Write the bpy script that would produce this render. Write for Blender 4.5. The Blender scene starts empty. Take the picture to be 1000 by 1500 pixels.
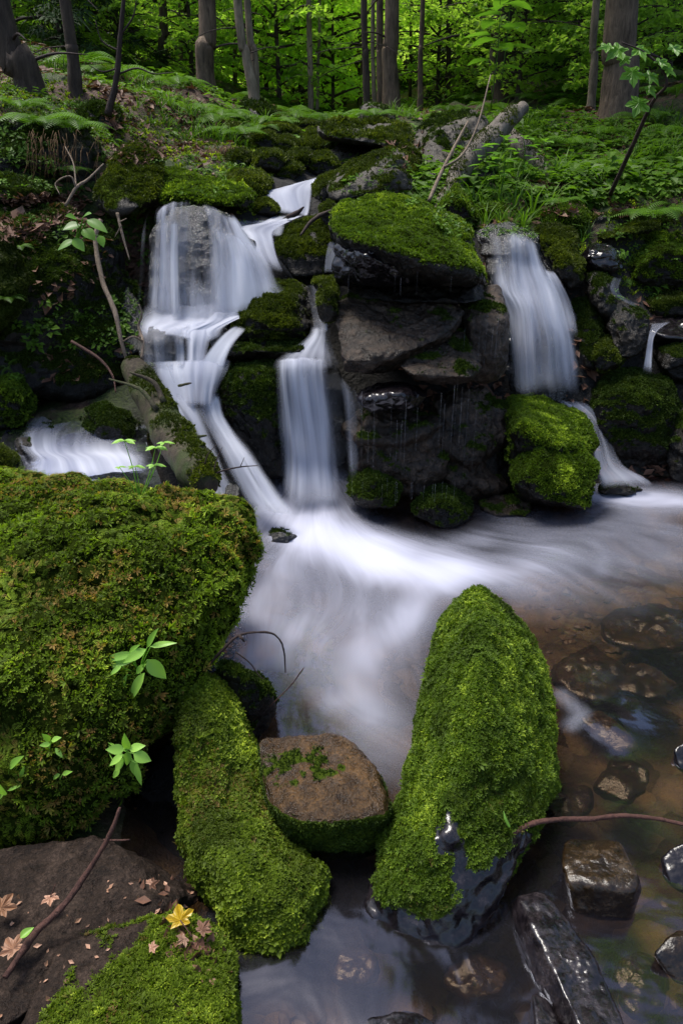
import bpy, bmesh, math, random, time
import numpy as np
from mathutils import Vector
T0 = time.time()
random.seed(11)
rng = np.random.default_rng(11)
SC = bpy.context.scene
COL = SC.collection
# ------------------------------------------------------------------ camera
FPX = 1071.0
PIT = math.radians(25.0)
CAM = np.array([0.0, 0.0, 1.5])
cs, sn = math.cos(PIT), math.sin(PIT)

def ray(px, py):
    u = (px - 500.0) / FPX
    v = (750.0 - py) / FPX
    return np.array([u, cs + v * sn, -sn + v * cs])

def D(px, py, d):
    r = ray(px, py)
    return CAM + r * (d / r[1])

def Z(px, py, z):
    r = ray(px, py)
    return CAM + r * ((z - CAM[2]) / r[2])

cam = bpy.data.cameras.new("camera")
cam.sensor_fit = 'VERTICAL'
cam.sensor_height = 36.0
cam.lens = FPX / 1500.0 * 36.0
cam.clip_start = 0.02
cam.clip_end = 500
co = bpy.data.objects.new("camera", cam)
COL.objects.link(co)
co.location = CAM
co.rotation_euler = (math.pi / 2 - PIT, 0, 0)
SC.camera = co

# ------------------------------------------------------------------ noise
def _hash(ix, iy, iz, seed):
    with np.errstate(over='ignore'):
        h = (ix.astype(np.uint32) * np.uint32(374761393) + iy.astype(np.uint32) * np.uint32(668265263)
             + iz.astype(np.uint32) * np.uint32(2147483647) + np.uint32(seed * 974711 % 4294967295))
        h = (h ^ (h >> np.uint32(13))) * np.uint32(1274126177)
        h = (h ^ (h >> np.uint32(15))) * np.uint32(2246822519)
        h = h ^ (h >> np.uint32(16))
    return h.astype(np.float64) / 4294967295.0

def vn(p, seed=0):
    p = np.asarray(p, float)
    i = np.floor(p).astype(np.int64)
    f = p - i
    f = f * f * (3 - 2 * f)
    r = 0
    for a in (0, 1):
        wx = f[:, 0] if a else 1 - f[:, 0]
        for b in (0, 1):
            wy = f[:, 1] if b else 1 - f[:, 1]
            for c in (0, 1):
                wz = f[:, 2] if c else 1 - f[:, 2]
                r = r + wx * wy * wz * _hash(i[:, 0] + a, i[:, 1] + b, i[:, 2] + c, seed)
    return r * 2 - 1

def fbm(p, oct=4, seed=0, gain=0.5):
    r = 0
    a = 1.0
    for o in range(oct):
        r = r + a * vn(p * (2.03 ** o) + o * 17.3, seed + o)
        a *= gain
    return r

def sstep(a, b, x):
    t = np.clip((x - a) / (b - a), 0, 1)
    return t * t * (3 - 2 * t)

# ------------------------------------------------------------------ mesh helpers
def mk(name, V, faces, mat=None, parent=None, smooth=True, attrs=None, mats=None, link=True):
    """faces: (n,3) or (n,4) array, or list of such arrays"""
    V = np.asarray(V, np.float32)
    if not isinstance(faces, list):
        faces = [faces]
    faces = [np.asarray(f, np.int32) for f in faces if len(f)]
    me = bpy.data.meshes.new(name)
    me.vertices.add(len(V))
    me.vertices.foreach_set('co', V.ravel())
    nl = sum(f.size for f in faces)
    npoly = sum(len(f) for f in faces)
    me.loops.add(nl)
    me.loops.foreach_set('vertex_index', np.concatenate([f.ravel() for f in faces]))
    me.polygons.add(npoly)
    tot = np.concatenate([np.full(len(f), f.shape[1], np.int32) for f in faces])
    st = np.concatenate([[0], np.cumsum(tot)[:-1]]).astype(np.int32)
    me.polygons.foreach_set('loop_start', st)
    me.polygons.foreach_set('loop_total', tot)
    me.polygons.foreach_set('use_smooth', np.full(npoly, smooth, bool))
    me.update(calc_edges=True)
    if attrs:
        for k, a in attrs.items():
            a = np.asarray(a, np.float32)
            if a.ndim == 1:
                at = me.attributes.new(k, 'FLOAT', 'POINT')
                at.data.foreach_set('value', a)
            else:
                at = me.attributes.new(k, 'FLOAT_VECTOR', 'POINT')
                at.data.foreach_set('vector', a.ravel())
    for m in (mats or ([mat] if mat else [])):
        me.materials.append(m)
    o = bpy.data.objects.new(name, me)
    if link:
        COL.objects.link(o)
    if parent is not None:
        o.parent = parent
    return o

def tag(o, label=None, cat=None, group=None, kind=None):
    if label: o['label'] = label
    if cat: o['category'] = cat
    if group: o['group'] = group
    if kind: o['kind'] = kind
    return o

def empty(name, loc=(0, 0, 0)):
    o = bpy.data.objects.new(name, None)
    o.location = loc
    COL.objects.link(o)
    return o

def copy_tree(o, parent=None):
    c = o.copy()
    COL.objects.link(c)
    c.parent = parent
    for ch in list(o.children):
        copy_tree(ch, c)
    return c

class MB:
    def __init__(s):
        s.V = []; s.Q = []; s.T = []; s.n = 0; s.A = []
    def add(s, V, Q=None, T=None, a=None):
        V = np.asarray(V, float)
        if Q is not None and len(Q): s.Q.append(np.asarray(Q) + s.n)
        if T is not None and len(T): s.T.append(np.asarray(T) + s.n)
        s.V.append(V); s.n += len(V)
        s.A.append(np.full(len(V), 0.5) if a is None else np.broadcast_to(a, (len(V),)))
    def build(s, name, mat, parent=None, smooth=True, **k):
        f = []
        if s.Q: f.append(np.concatenate(s.Q))
        if s.T: f.append(np.concatenate(s.T))
        return mk(name, np.concatenate(s.V), f, mat, parent, smooth, {'tint': np.concatenate(s.A)}, **k)

def catmull(P, n):
    P = np.asarray(P, float)
    if len(P) == 2:
        t = np.linspace(0, 1, n).reshape((-1,) + (1,) * (P.ndim - 1))
        return P[0] * (1 - t) + P[1] * t
    Q = np.concatenate([(2 * P[0] - P[1])[None], P, (2 * P[-1] - P[-2])[None]])
    t = np.linspace(0, len(P) - 1 - 1e-9, n)
    i = t.astype(int); f = (t - i)
    f = f.reshape((-1,) + (1,) * (P.ndim - 1))
    a, b, c, d = Q[i], Q[i + 1], Q[i + 2], Q[i + 3]
    return 0.5 * ((2 * b) + (-a + c) * f + (2 * a - 5 * b + 4 * c - d) * f ** 2 + (-a + 3 * b - 3 * c + d) * f ** 3)

def tube(mb, P, R, seg=8, n=None, wob=0.0, seed=0, a=0.5, cap=True):
    """tapered tube through points P with radii R"""
    P = np.asarray(P, float); R = np.asarray(R, float)
    n = n or max(6, len(P) * 4)
    C = catmull(P, n)
    Rr = np.interp(np.linspace(0, 1, n), np.linspace(0, 1, len(R)), R)
    Tn = np.gradient(C, axis=0); Tn /= np.linalg.norm(Tn, axis=1)[:, None] + 1e-9
    ref = np.array([0.31, 0.17, 0.93]) if abs(Tn[0][2]) < 0.8 else np.array([0.9, 0.3, 0.1])
    A = np.cross(Tn, ref); A /= np.linalg.norm(A, axis=1)[:, None] + 1e-9
    B = np.cross(Tn, A)
    th = np.linspace(0, 2 * math.pi, seg, endpoint=False)
    V = C[:, None, :] + Rr[:, None, None] * (A[:, None, :] * np.cos(th)[None, :, None] + B[:, None, :] * np.sin(th)[None, :, None])
    if wob:
        dirs = V - C[:, None, :]
        k = fbm((V.reshape(-1, 3)) / (Rr.mean() * 2.2), 3, seed).reshape(n, seg, 1)
        V = V + dirs * k * wob
    V = V.reshape(-1, 3)
    i = np.arange(n - 1)[:, None] * seg; j = np.arange(seg)[None, :]; j2 = (j + 1) % seg
    Q = np.stack([i + j, i + j2, i + seg + j2, i + seg + j], -1).reshape(-1, 4)
    Tt = []
    if cap:
        V = np.vstack([V, C[0], C[-1]])
        m = n * seg
        jj = np.arange(seg)
        Tt = np.vstack([np.stack([np.full(seg, m), (jj + 1) % seg, jj], -1),
                        np.stack([np.full(seg, m + 1), (n - 1) * seg + jj, (n - 1) * seg + (jj + 1) % seg], -1)])
    mb.add(V, Q, Tt, a)

# ------------------------------------------------------------------ materials
def newmat(name):
    m = bpy.data.materials.new(name)
    m.use_nodes = True
    nt = m.node_tree
    nt.nodes.clear()
    return m, nt

class NB:
    """small node builder"""
    def __init__(s, nt): s.nt = nt
    def n(s, t, **k):
        nd = s.nt.nodes.new(t)
        for a, b in k.items():
            if a == 'ins':
                for kk, vv in b.items():
                    if hasattr(vv, 'links') or isinstance(vv, bpy.types.NodeSocket):
                        s.nt.links.new(vv, nd.inputs[kk])
                    else:
                        nd.inputs[kk].default_value = vv
            else:
                setattr(nd, a, b)
        return nd
    def attr(s, name, out='Fac'):
        return s.n('ShaderNodeAttribute', attribute_name=name).outputs[out]
    def noise(s, scale, detail=4, rough=0.55, vec=None, dist=0.0):
        k = {'Scale': scale, 'Detail': detail, 'Roughness': rough, 'Distortion': dist}
        nd = s.n('ShaderNodeTexNoise', ins=k)
        s.nt.links.new(vec if vec is not None else s.pos(), nd.inputs['Vector'])
        return nd.outputs['Fac']
    def pos(s):
        return s.n('ShaderNodeNewGeometry').outputs['Position']
    def ramp(s, fac, stops, interp='LINEAR'):
        r = s.n('ShaderNodeValToRGB')
        r.color_ramp.interpolation = interp
        el = r.color_ramp.elements
        while len(el) < len(stops): el.new(0.5)
        for e, (p, c) in zip(el, stops):
            e.position = p
            e.color = (c, c, c, 1) if isinstance(c, (int, float)) else (*c, 1)
        s.nt.links.new(fac, r.inputs[0])
        return r.outputs[0]
    def mix(s, f, a, b, mode='MIX'):
        m = s.n('ShaderNodeMix', data_type='RGBA', blend_type=mode)
        for sock, v in ((m.inputs[0], f), (m.inputs[6], a), (m.inputs[7], b)):
            if isinstance(v, bpy.types.NodeSocket): s.nt.links.new(v, sock)
            elif isinstance(v, (int, float)): sock.default_value = v if sock == m.inputs[0] else (v, v, v, 1)
            else: sock.default_value = (*v, 1)
        return m.outputs[2]
    def math(s, op, a, b=0.0, c=0.0, clamp=False):
        m = s.n('ShaderNodeMath', operation=op, use_clamp=clamp)
        for i, v in enumerate((a, b, c)):
            if isinstance(v, bpy.types.NodeSocket): s.nt.links.new(v, m.inputs[i])
            else: m.inputs[i].default_value = v
        return m.outputs[0]
    def bump(s, h, strength, dist=0.01, normal=None):
        b = s.n('ShaderNodeBump', ins={'Strength': strength, 'Distance': dist})
        s.nt.links.new(h, b.inputs['Height'])
        if normal is not None: s.nt.links.new(normal, b.inputs['Normal'])
        return b.outputs[0]
    def out(s, sh):
        o = s.n('ShaderNodeOutputMaterial')
        s.nt.links.new(sh, o.inputs[0])
    def princ(s, col, rough, normal=None, spec=0.5, **k):
        p = s.n('ShaderNodeBsdfPrincipled')
        for nm, v in (('Base Color', col), ('Roughness', rough), ('Specular IOR Level', spec)):
            if isinstance(v, bpy.types.NodeSocket): s.nt.links.new(v, p.inputs[nm])
            elif isinstance(v, tuple): p.inputs[nm].default_value = (*v, 1)
            else: p.inputs[nm].default_value = v
        if normal is not None: s.nt.links.new(normal, p.inputs['Normal'])
        for a, b in k.items():
            p.inputs[a.replace('_', ' ')].default_value = b
        return p.outputs[0]

def rock_mat(name, dark, mid, light, rough=(0.25, 0.6), mossc=((0.012, 0.02, 0.004), (0.05, 0.075, 0.008)), sc=1.0, spec=0.5, rust=None, bs=0.8):
    m, nt = newmat(name); b = NB(nt)
    n1 = b.noise(3.5 * sc, 8, 0.65)
    n2 = b.noise(28 * sc, 6, 0.7)
    n3 = b.noise(160 * sc, 3, 0.6)
    f = b.math('ADD', b.math('MULTIPLY', n1, 0.55), b.math('MULTIPLY', n2, 0.45))
    col = b.ramp(f, [(0.36, dark), (0.5, mid), (0.62, light)])
    if rust:
        col = b.mix(b.ramp(b.noise(6 * sc, 5, 0.7), [(0.5, 0.0), (0.66, 1.0)]), col, rust)
    speck = b.ramp(n3, [(0.45, 0.55), (0.7, 1.5)])
    col = b.mix(0.8, col, speck, 'MULTIPLY')
    ms = b.attr('moss')
    mcol = b.ramp(b.math('ADD', b.math('MULTIPLY', n2, 0.5), b.math('MULTIPLY', b.noise(90 * sc, 3, 0.7), 0.5)), [(0.38, mossc[0]), (0.6, mossc[1])])
    mf = b.ramp(b.math('ADD', ms, b.math('MULTIPLY', b.math('SUBTRACT', n2, 0.5), 0.9)), [(0.35, 0.0), (0.6, 1.0)])
    col = b.mix(mf, col, mcol)
    rg = b.math('ADD', b.math('MULTIPLY', b.ramp(n2, [(0.35, rough[0]), (0.65, rough[1])]), b.math('SUBTRACT', 1.0, mf)), b.math('MULTIPLY', mf, 0.9))
    h = b.math('ADD', b.math('MULTIPLY', n2, 1.0), b.math('MULTIPLY', n3, 0.35))
    nrm = b.bump(h, bs, 0.02)
    sp = b.math('MULTIPLY', b.math('SUBTRACT', 1.0, mf), spec)
    b.out(b.princ(col, rg, nrm, sp))
    return m

def leaf_mat(name, c0, c1, trans=0.4, rough=0.45, spec=0.3, tipcol=None, dry=None, big=0.0, bigscale=2.0):
    m, nt = newmat(name); b = NB(nt)
    t = b.attr('tint')
    if big:
        t = b.math('ADD', t, b.math('MULTIPLY', b.math('SUBTRACT', b.noise(bigscale, 4, 0.6), 0.5), big), clamp=True)
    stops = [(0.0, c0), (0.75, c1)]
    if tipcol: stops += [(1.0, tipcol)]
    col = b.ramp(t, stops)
    if dry:
        dn = b.attr('dry')
        col = b.mix(dn, col, dry)
    p = b.princ(col, rough, None, spec)
    tr = b.n('ShaderNodeBsdfTranslucent')
    nt.links.new(b.mix(1.0, col, (1.5, 1.6, 0.7), 'MULTIPLY'), tr.inputs[0])
    mx = b.n('ShaderNodeMixShader', ins={0: trans})
    nt.links.new(p, mx.inputs[1]); nt.links.new(tr.outputs[0], mx.inputs[2])
    b.out(mx.outputs[0])
    return m

def bark_mat(name, c0, c1, moss=0.0, mosscol=(0.03, 0.045, 0.008), sc=1.0):
    m, nt = newmat(name); b = NB(nt)
    mp = b.n('ShaderNodeMapping', ins={'Scale': (1, 1, 0.22)})
    nt.links.new(b.pos(), mp.inputs[0])
    n1 = b.noise(30 * sc, 6, 0.7, mp.outputs[0], 0.6)
    n2 = b.noise(3 * sc, 5, 0.6)
    col = b.ramp(b.math('ADD', b.math('MULTIPLY', n1, 0.6), b.math('MULTIPLY', n2, 0.4)), [(0.36, c0), (0.62, c1)])
    if moss:
        col = b.mix(b.ramp(n2, [(1 - moss - 0.08, 0.0), (1 - moss + 0.08, 1.0)]), col, mosscol)
    b.out(b.princ(col, 0.75, b.bump(n1, 0.9, 0.03 / sc), 0.3))
    return m

M = {}
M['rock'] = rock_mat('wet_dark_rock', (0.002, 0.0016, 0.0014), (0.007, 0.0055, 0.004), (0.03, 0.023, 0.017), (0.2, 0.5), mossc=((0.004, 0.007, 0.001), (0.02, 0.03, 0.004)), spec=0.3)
M['fallrock'] = rock_mat('rock_under_water', (0.002, 0.002, 0.0025), (0.008, 0.008, 0.009), (0.03, 0.028, 0.028), (0.1, 0.3), spec=0.7)
M['slab'] = rock_mat('brown_slab_rock', (0.008, 0.006, 0.004), (0.028, 0.019, 0.013), (0.085, 0.058, 0.04), (0.22, 0.55), spec=0.3)
M['earth'] = rock_mat('earthy_brown_rock', (0.006, 0.004, 0.003), (0.022, 0.014, 0.01), (0.05, 0.034, 0.026), (0.5, 0.8), spec=0.15)
M['brown'] = rock_mat('orange_brown_rock', (0.008, 0.004, 0.002), (0.05, 0.026, 0.009), (0.11, 0.058, 0.02), (0.16, 0.4), rust=(0.05, 0.036, 0.028), spec=0.35)
M['pale'] = rock_mat('pale_forest_rock', (0.012, 0.009, 0.006), (0.035, 0.027, 0.019), (0.09, 0.075, 0.055), (0.45, 0.75))
M['wetbrown'] = rock_mat('glossy_wet_brown_rock', (0.004, 0.0025, 0.0015), (0.022, 0.013, 0.006), (0.06, 0.04, 0.022), (0.12, 0.22), spec=0.45, bs=0.25)
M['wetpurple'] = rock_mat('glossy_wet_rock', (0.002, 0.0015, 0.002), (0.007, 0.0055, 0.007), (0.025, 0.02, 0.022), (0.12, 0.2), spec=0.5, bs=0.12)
M['moss'] = leaf_mat('moss_leaf', (0.008, 0.014, 0.001), (0.12, 0.18, 0.01), 0.4, 0.6, 0.2, (0.48, 0.58, 0.05), dry=(0.16, 0.085, 0.03), big=0.7, bigscale=6)
M['moss_bright'] = leaf_mat('bright_moss_leaf', (0.012, 0.02, 0.001), (0.16, 0.25, 0.012), 0.4, 0.6, 0.2, (0.6, 0.72, 0.06), dry=(0.34, 0.17, 0.055), big=0.8, bigscale=5)
M['moss_deep'] = leaf_mat('deep_green_moss_leaf', (0.007, 0.013, 0.001), (0.08, 0.14, 0.008), 0.35, 0.6, 0.2, (0.32, 0.42, 0.035), dry=(0.14, 0.08, 0.03), big=0.8, bigscale=7)
M['moss_mid'] = leaf_mat('middle_moss_leaf', (0.008, 0.013, 0.0015), (0.05, 0.07, 0.005), 0.25, 0.6, 0.2, (0.15, 0.18, 0.012), dry=(0.09, 0.05, 0.02), big=0.9, bigscale=4)
M['moss_dark'] = leaf_mat('dark_moss_leaf', (0.006, 0.012, 0.002), (0.028, 0.05, 0.004), 0.2, 0.65, 0.15, (0.07, 0.11, 0.008), dry=(0.08, 0.045, 0.02), big=0.8, bigscale=5)
M['herb'] = leaf_mat('herb_leaf', (0.05, 0.13, 0.012), (0.12, 0.26, 0.03), 0.4, 0.4, 0.35)
M['palegreen'] = leaf_mat('pale_green_leaf', (0.11, 0.27, 0.03), (0.28, 0.5, 0.08), 0.35, 0.4, 0.35)
M['fern'] = leaf_mat('fern_leaf', (0.025, 0.07, 0.008), (0.08, 0.17, 0.015), 0.4, 0.5, 0.25)
M['cover'] = leaf_mat('ground_cover_leaf', (0.02, 0.055, 0.006), (0.09, 0.18, 0.015), 0.4, 0.5, 0.2, (0.12, 0.22, 0.02), big=0.6, bigscale=1.2)
M['beech_painted_sun'] = leaf_mat('broad_leaf_painted_sun', (0.32, 0.48, 0.09), (0.62, 0.76, 0.24), 0.7, 0.45, 0.2, (0.8, 0.87, 0.42), big=0.5, bigscale=0.5)  # paler copy of the broad leaf: clearing's sunlight and haze painted into the colour
M['beech'] = leaf_mat('broad_leaf', (0.1, 0.2, 0.03), (0.3, 0.45, 0.08), 0.65, 0.45, 0.2, (0.42, 0.58, 0.08), big=0.5, bigscale=0.5)
M['spruce'] = leaf_mat('spruce_needle', (0.01, 0.025, 0.008), (0.035, 0.075, 0.015), 0.15, 0.55, 0.2, big=0.4, bigscale=0.7)
M['litter'] = leaf_mat('dead_leaf', (0.05, 0.022, 0.014), (0.16, 0.08, 0.05), 0.1, 0.6, 0.25, (0.26, 0.16, 0.11))
M['tan'] = leaf_mat('tan_leaf', (0.2, 0.1, 0.05), (0.42, 0.24, 0.16), 0.15, 0.55, 0.3)
M['yellow'] = leaf_mat('yellow_leaf', (0.16, 0.12, 0.01), (0.46, 0.31, 0.02), 0.3, 0.3, 0.5)
M['root'] = leaf_mat('hanging_root', (0.03, 0.018, 0.01), (0.1, 0.06, 0.03), 0.0, 0.8, 0.1)
M['pebble'] = leaf_mat('pebble', (0.02, 0.013, 0.009), (0.12, 0.08, 0.05), 0.0, 0.5, 0.3, (0.2, 0.16, 0.12))
M['bark'] = bark_mat('spruce_bark', (0.03, 0.02, 0.013), (0.17, 0.12, 0.08))
M['bark_dark'] = bark_mat('dark_bark', (0.012, 0.008, 0.006), (0.07, 0.05, 0.036))
M['bark_pale'] = bark_mat('pale_bark', (0.07, 0.055, 0.035), (0.28, 0.22, 0.15))
M['bark_moss'] = bark_mat('mossy_bark', (0.02, 0.015, 0.01), (0.09, 0.07, 0.045), 0.5, sc=2)
M['deadwood'] = bark_mat('weathered_wood', (0.05, 0.042, 0.034), (0.2, 0.17, 0.14), 0.38, sc=1.6)
M['twig'] = bark_mat('red_brown_twig', (0.03, 0.012, 0.009), (0.1, 0.045, 0.034), sc=4)
M['twig_dark'] = bark_mat('dark_twig', (0.012, 0.008, 0.007), (0.05, 0.03, 0.026), sc=4)
M['twig_pale'] = bark_mat('pale_twig', (0.07, 0.05, 0.035), (0.24, 0.18, 0.13), sc=4)

def ground_mat():
    m, nt = newmat('forest_floor'); b = NB(nt)
    n1 = b.noise(1.6, 6, 0.65); n2 = b.noise(22, 6, 0.7); n3 = b.noise(75, 3, 0.6)
    lit = b.ramp(n2, [(0.35, (0.015, 0.009, 0.006)), (0.5, (0.06, 0.032, 0.02)), (0.66, (0.13, 0.075, 0.05))])
    mossy = b.ramp(n3, [(0.35, (0.01, 0.018, 0.004)), (0.65, (0.045, 0.07, 0.01))])
    col = b.mix(b.ramp(n1, [(0.44, 0.0), (0.54, 1.0)]), lit, mossy)
    vo = b.n('ShaderNodeTexVoronoi', ins={'Scale': 9.0, 'Randomness': 1.0})
    wv = b.n('ShaderNodeVectorMath', operation='ADD')
    nt.links.new(b.pos(), wv.inputs[0])
    nc = b.n('ShaderNodeTexNoise', ins={'Scale': 4.0, 'Detail': 3.0})
    nt.links.new(b.pos(), nc.inputs['Vector'])
    sc = b.n('ShaderNodeVectorMath', operation='SCALE', ins={'Scale': 0.12})
    nt.links.new(nc.outputs['Color'], sc.inputs[0]); nt.links.new(sc.outputs[0], wv.inputs[1])
    nt.links.new(wv.outputs[0], vo.inputs['Vector'])
    bed = b.ramp(b.math('MULTIPLY_ADD', n2, 0.5, b.math('MULTIPLY', b.n('ShaderNodeSeparateColor', ins={0: vo.outputs['Color']}).outputs[0], 0.5)),
                 [(0.25, (0.03, 0.018, 0.01)), (0.45, (0.1, 0.065, 0.035)), (0.6, (0.2, 0.14, 0.07)), (0.8, (0.13, 0.1, 0.08))])
    bed = b.mix(b.ramp(vo.outputs['Distance'], [(0.3, 0.0), (0.75, 0.6)]), bed, (0.02, 0.013, 0.008))
    z = b.n('ShaderNodeSeparateXYZ'); nt.links.new(b.pos(), z.inputs[0])
    under = b.ramp(b.math('MULTIPLY_ADD', z.outputs[2], -10.0, 0.5), [(0.3, 0.0), (0.7, 1.0)])
    col = b.mix(under, col, bed)
    wr = b.attr('wetrock')
    col = b.mix(b.math('MULTIPLY', wr, b.math('SUBTRACT', 1.0, under)), col, b.ramp(n2, [(0.35, (0.004, 0.004, 0.004)), (0.65, (0.022, 0.02, 0.018))]))
    h = b.math('ADD', b.math('MULTIPLY', n2, 1.0), b.math('MULTIPLY', n3, 0.5))
    b.out(b.princ(col, 0.75, b.bump(h, 0.9, 0.03), 0.3))
    return m
M['ground'] = ground_mat()

def fall_mat():
    m, nt = newmat('falling_water'); b = NB(nt)
    fl = b.attr('flow', 'Vector')
    def strk(su, sv, det):
        mp = b.n('ShaderNodeMapping', ins={'Scale': (su, sv, 1)})
        nt.links.new(fl, mp.inputs[0])
        return b.noise(1.0, det, 0.6, mp.outputs[0], 0.15)
    s1 = strk(13, 0.7, 2); s2 = strk(42, 1.0, 2); s3 = strk(4, 1.3, 2)
    s = b.math('ADD', b.math('MULTIPLY', s1, 0.42), b.math('ADD', b.math('MULTIPLY', s2, 0.1), b.math('MULTIPLY', s3, 0.48)))
    den = b.attr('dens')
    a = b.math('ADD', b.math('MULTIPLY', den, 1.15), b.math('MULTIPLY', b.math('SUBTRACT', s, 0.5), b.math('MULTIPLY_ADD', b.attr('calm'), -3.6, 5.0)))
    a = b.math('SUBTRACT', a, 0.17)
    al = b.ramp(a, [(0.0, 0.0), (0.45, 0.38), (1.0, 0.97)])
    al = b.math('MULTIPLY', al, b.ramp(den, [(0.0, 0.0), (0.35, 1.0)]))
    col = b.mix(b.ramp(s, [(0.4, 0.0), (0.6, 1.0)]), (0.34, 0.36, 0.45), (0.6, 0.62, 0.7))
    df = b.n('ShaderNodeBsdfDiffuse'); nt.links.new(col, df.inputs[0])
    tl = b.n('ShaderNodeBsdfTranslucent', ins={0: (0.5, 0.53, 0.62, 1)})
    mx = b.n('ShaderNodeMixShader', ins={0: 0.35})
    nt.links.new(df.outputs[0], mx.inputs[1]); nt.links.new(tl.outputs[0], mx.inputs[2])
    tp = b.n('ShaderNodeBsdfTransparent')
    m2 = b.n('ShaderNodeMixShader'); nt.links.new(al, m2.inputs[0])
    nt.links.new(tp.outputs[0], m2.inputs[1]); nt.links.new(mx.outputs[0], m2.inputs[2])
    b.out(m2.outputs[0])
    return m
M['fall'] = fall_mat()

def pool_mat():
    m, nt = newmat('stream_water'); b = NB(nt)
    fl = b.attr('flow', 'Vector')
    def strk(su, sv, det, dist=0.3):
        mp = b.n('ShaderNodeMapping', ins={'Scale': (su, sv, 1)})
        nt.links.new(fl, mp.inputs[0])
        return b.noise(1.0, det, 0.55, mp.outputs[0], dist)
    s1 = strk(5, 1.2, 3, 0.8); s2 = strk(16, 2.2, 3, 0.5)
    s = b.math('ADD', b.math('MULTIPLY', s1, 0.65), b.math('MULTIPLY', s2, 0.35))
    den = b.attr('dens')
    a = b.math('ADD', den, b.math('MULTIPLY', b.math('SUBTRACT', s, 0.5), b.math('MULTIPLY', b.ramp(den, [(0.02, 0.0), (0.25, 1.0), (0.8, 1.0), (1.0, 0.35)]), 0.75)))
    al = b.ramp(a, [(0.02, 0.0), (0.5, 0.3), (1.05, 0.96)])
    df = b.n('ShaderNodeBsdfDiffuse', ins={0: (0.42, 0.435, 0.54, 1)})
    mp = b.n('ShaderNodeMapping', ins={'Scale': (1, 1, 1)}); nt.links.new(b.pos(), mp.inputs[0])
    bn = b.noise(5.0, 3, 0.5, mp.outputs[0], 0.4)
    nrm = b.bump(bn, 0.09, 0.1)
    gl = b.n('ShaderNodeBsdfGlossy', ins={0: (0.78, 0.82, 1.0, 1), 'Roughness': 0.13}); nt.links.new(nrm, gl.inputs['Normal'])
    fr = b.n('ShaderNodeFresnel', ins={0: 1.33}); nt.links.new(nrm, fr.inputs['Normal'])
    fr2 = b.math('MULTIPLY_ADD', fr.outputs[0], 1.5, 0.035, clamp=True)
    tp = b.n('ShaderNodeBsdfTransparent', ins={0: (0.74, 0.64, 0.53, 1)})
    mur = b.n('ShaderNodeBsdfDiffuse', ins={0: (0.035, 0.033, 0.042, 1)})
    m0 = b.n('ShaderNodeMixShader', ins={0: 0.12}); nt.links.new(tp.outputs[0], m0.inputs[1]); nt.links.new(mur.outputs[0], m0.inputs[2])
    m1 = b.n('ShaderNodeMixShader'); nt.links.new(fr2, m1.inputs[0])
    nt.links.new(m0.outputs[0], m1.inputs[1]); nt.links.new(gl.outputs[0], m1.inputs[2])
    m2 = b.n('ShaderNodeMixShader'); nt.links.new(al, m2.inputs[0])
    nt.links.new(m1.outputs[0], m2.inputs[1]); nt.links.new(df.outputs[0], m2.inputs[2])
    b.out(m2.outputs[0])
    return m
M['pool'] = pool_mat()

# ------------------------------------------------------------------ ground
gp = []
def g(*a):
    for p in a: gp.append(np.asarray(p, float))
for x, y in ((-0.1, 0.4), (0.5, 0.3), (0.3, 0.9), (1.0, 0.9), (0.1, 1.5), (0.7, 1.5), (1.3, 1.4), (0.0, 2.2), (0.7, 2.2), (1.6, 2.2), (0.2, 2.9), (1.0, 2.9), (1.9, 2.9), (-0.4, 2.6), (0.6, 3.4), (1.5, 3.35), (2.6, 2.2), (3.2, 1.5), (2.0, 0.6), (1.5, -0.5), (0.3, -1), (2.3, 3.2)):
    g((x, y, -0.2 - 0.05 * (x > 0.2)))
# left bank near
g((-0.35, 0.55, 0.0), (-0.55, 0.75, 0.02), (-0.5, 1.1, 0.02), (-0.95, 1.0, 0.05), (-0.9, 1.6, 0.1), (-1.6, 1.5, 0.3), (-1.3, 2.2, 0.1), (-2.6, 1.5, 0.5), (-0.6, 0.1, 0.05), (-2, 0, 0.4), (-0.32, 1.0, -0.12), (-0.28, 1.5, -0.15))
# left small stream hollow
g(D(120, 640, 3.3), D(60, 680, 3.0), D(170, 600, 3.5), D(230, 640, 3.3), D(20, 640, 3.2))
g((-2.0, 2.3, 0.35), (-2.2, 3.0, 0.45))
# left bank wall
g(D(100, 585, 3.75), D(20, 585, 3.7), D(180, 560, 3.95), D(100, 530, 4.0), D(20, 500, 3.95), D(100, 450, 4.2), D(170, 420, 4.35), D(20, 380, 4.1), D(100, 330, 4.35), D(20, 290, 4.25), D(180, 330, 4.5), D(-200, 420, 3.6), D(-300, 300, 3.8))
g(D(60, 290, 4.2), D(60, 260, 4.4), D(60, 200, 4.7), D(140, 190, 5.0), D(0, 150, 5.0), D(200, 220, 5.2), D(200, 150, 6.0), D(120, 120, 6.5), D(260, 210, 5.8), D(300, 180, 6.5), D(250, 120, 8), D(350, 190, 7.0), D(360, 240, 5.4), D(0, 110, 6.5), D(-300, 100, 5.5))
# upstream channel
g(D(430, 300, 4.7), D(450, 260, 5.4), D(440, 215, 7), D(440, 200, 9), D(440, 190, 14), D(330, 300, 4.5), D(380, 400, 4.05), D(290, 480, 3.85), D(260, 540, 3.6), D(380, 560, 3.7), D(300, 640, 3.45), D(520, 250, 5.2), D(560, 180, 7.5), D(560, 165, 11))
g((-0.2, 3.6, -0.1), (0.3, 4.0, 0.6), (0.3, 4.5, 1.1), (0.8, 4.1, 0.7), D(640, 290, 5.0))
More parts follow.
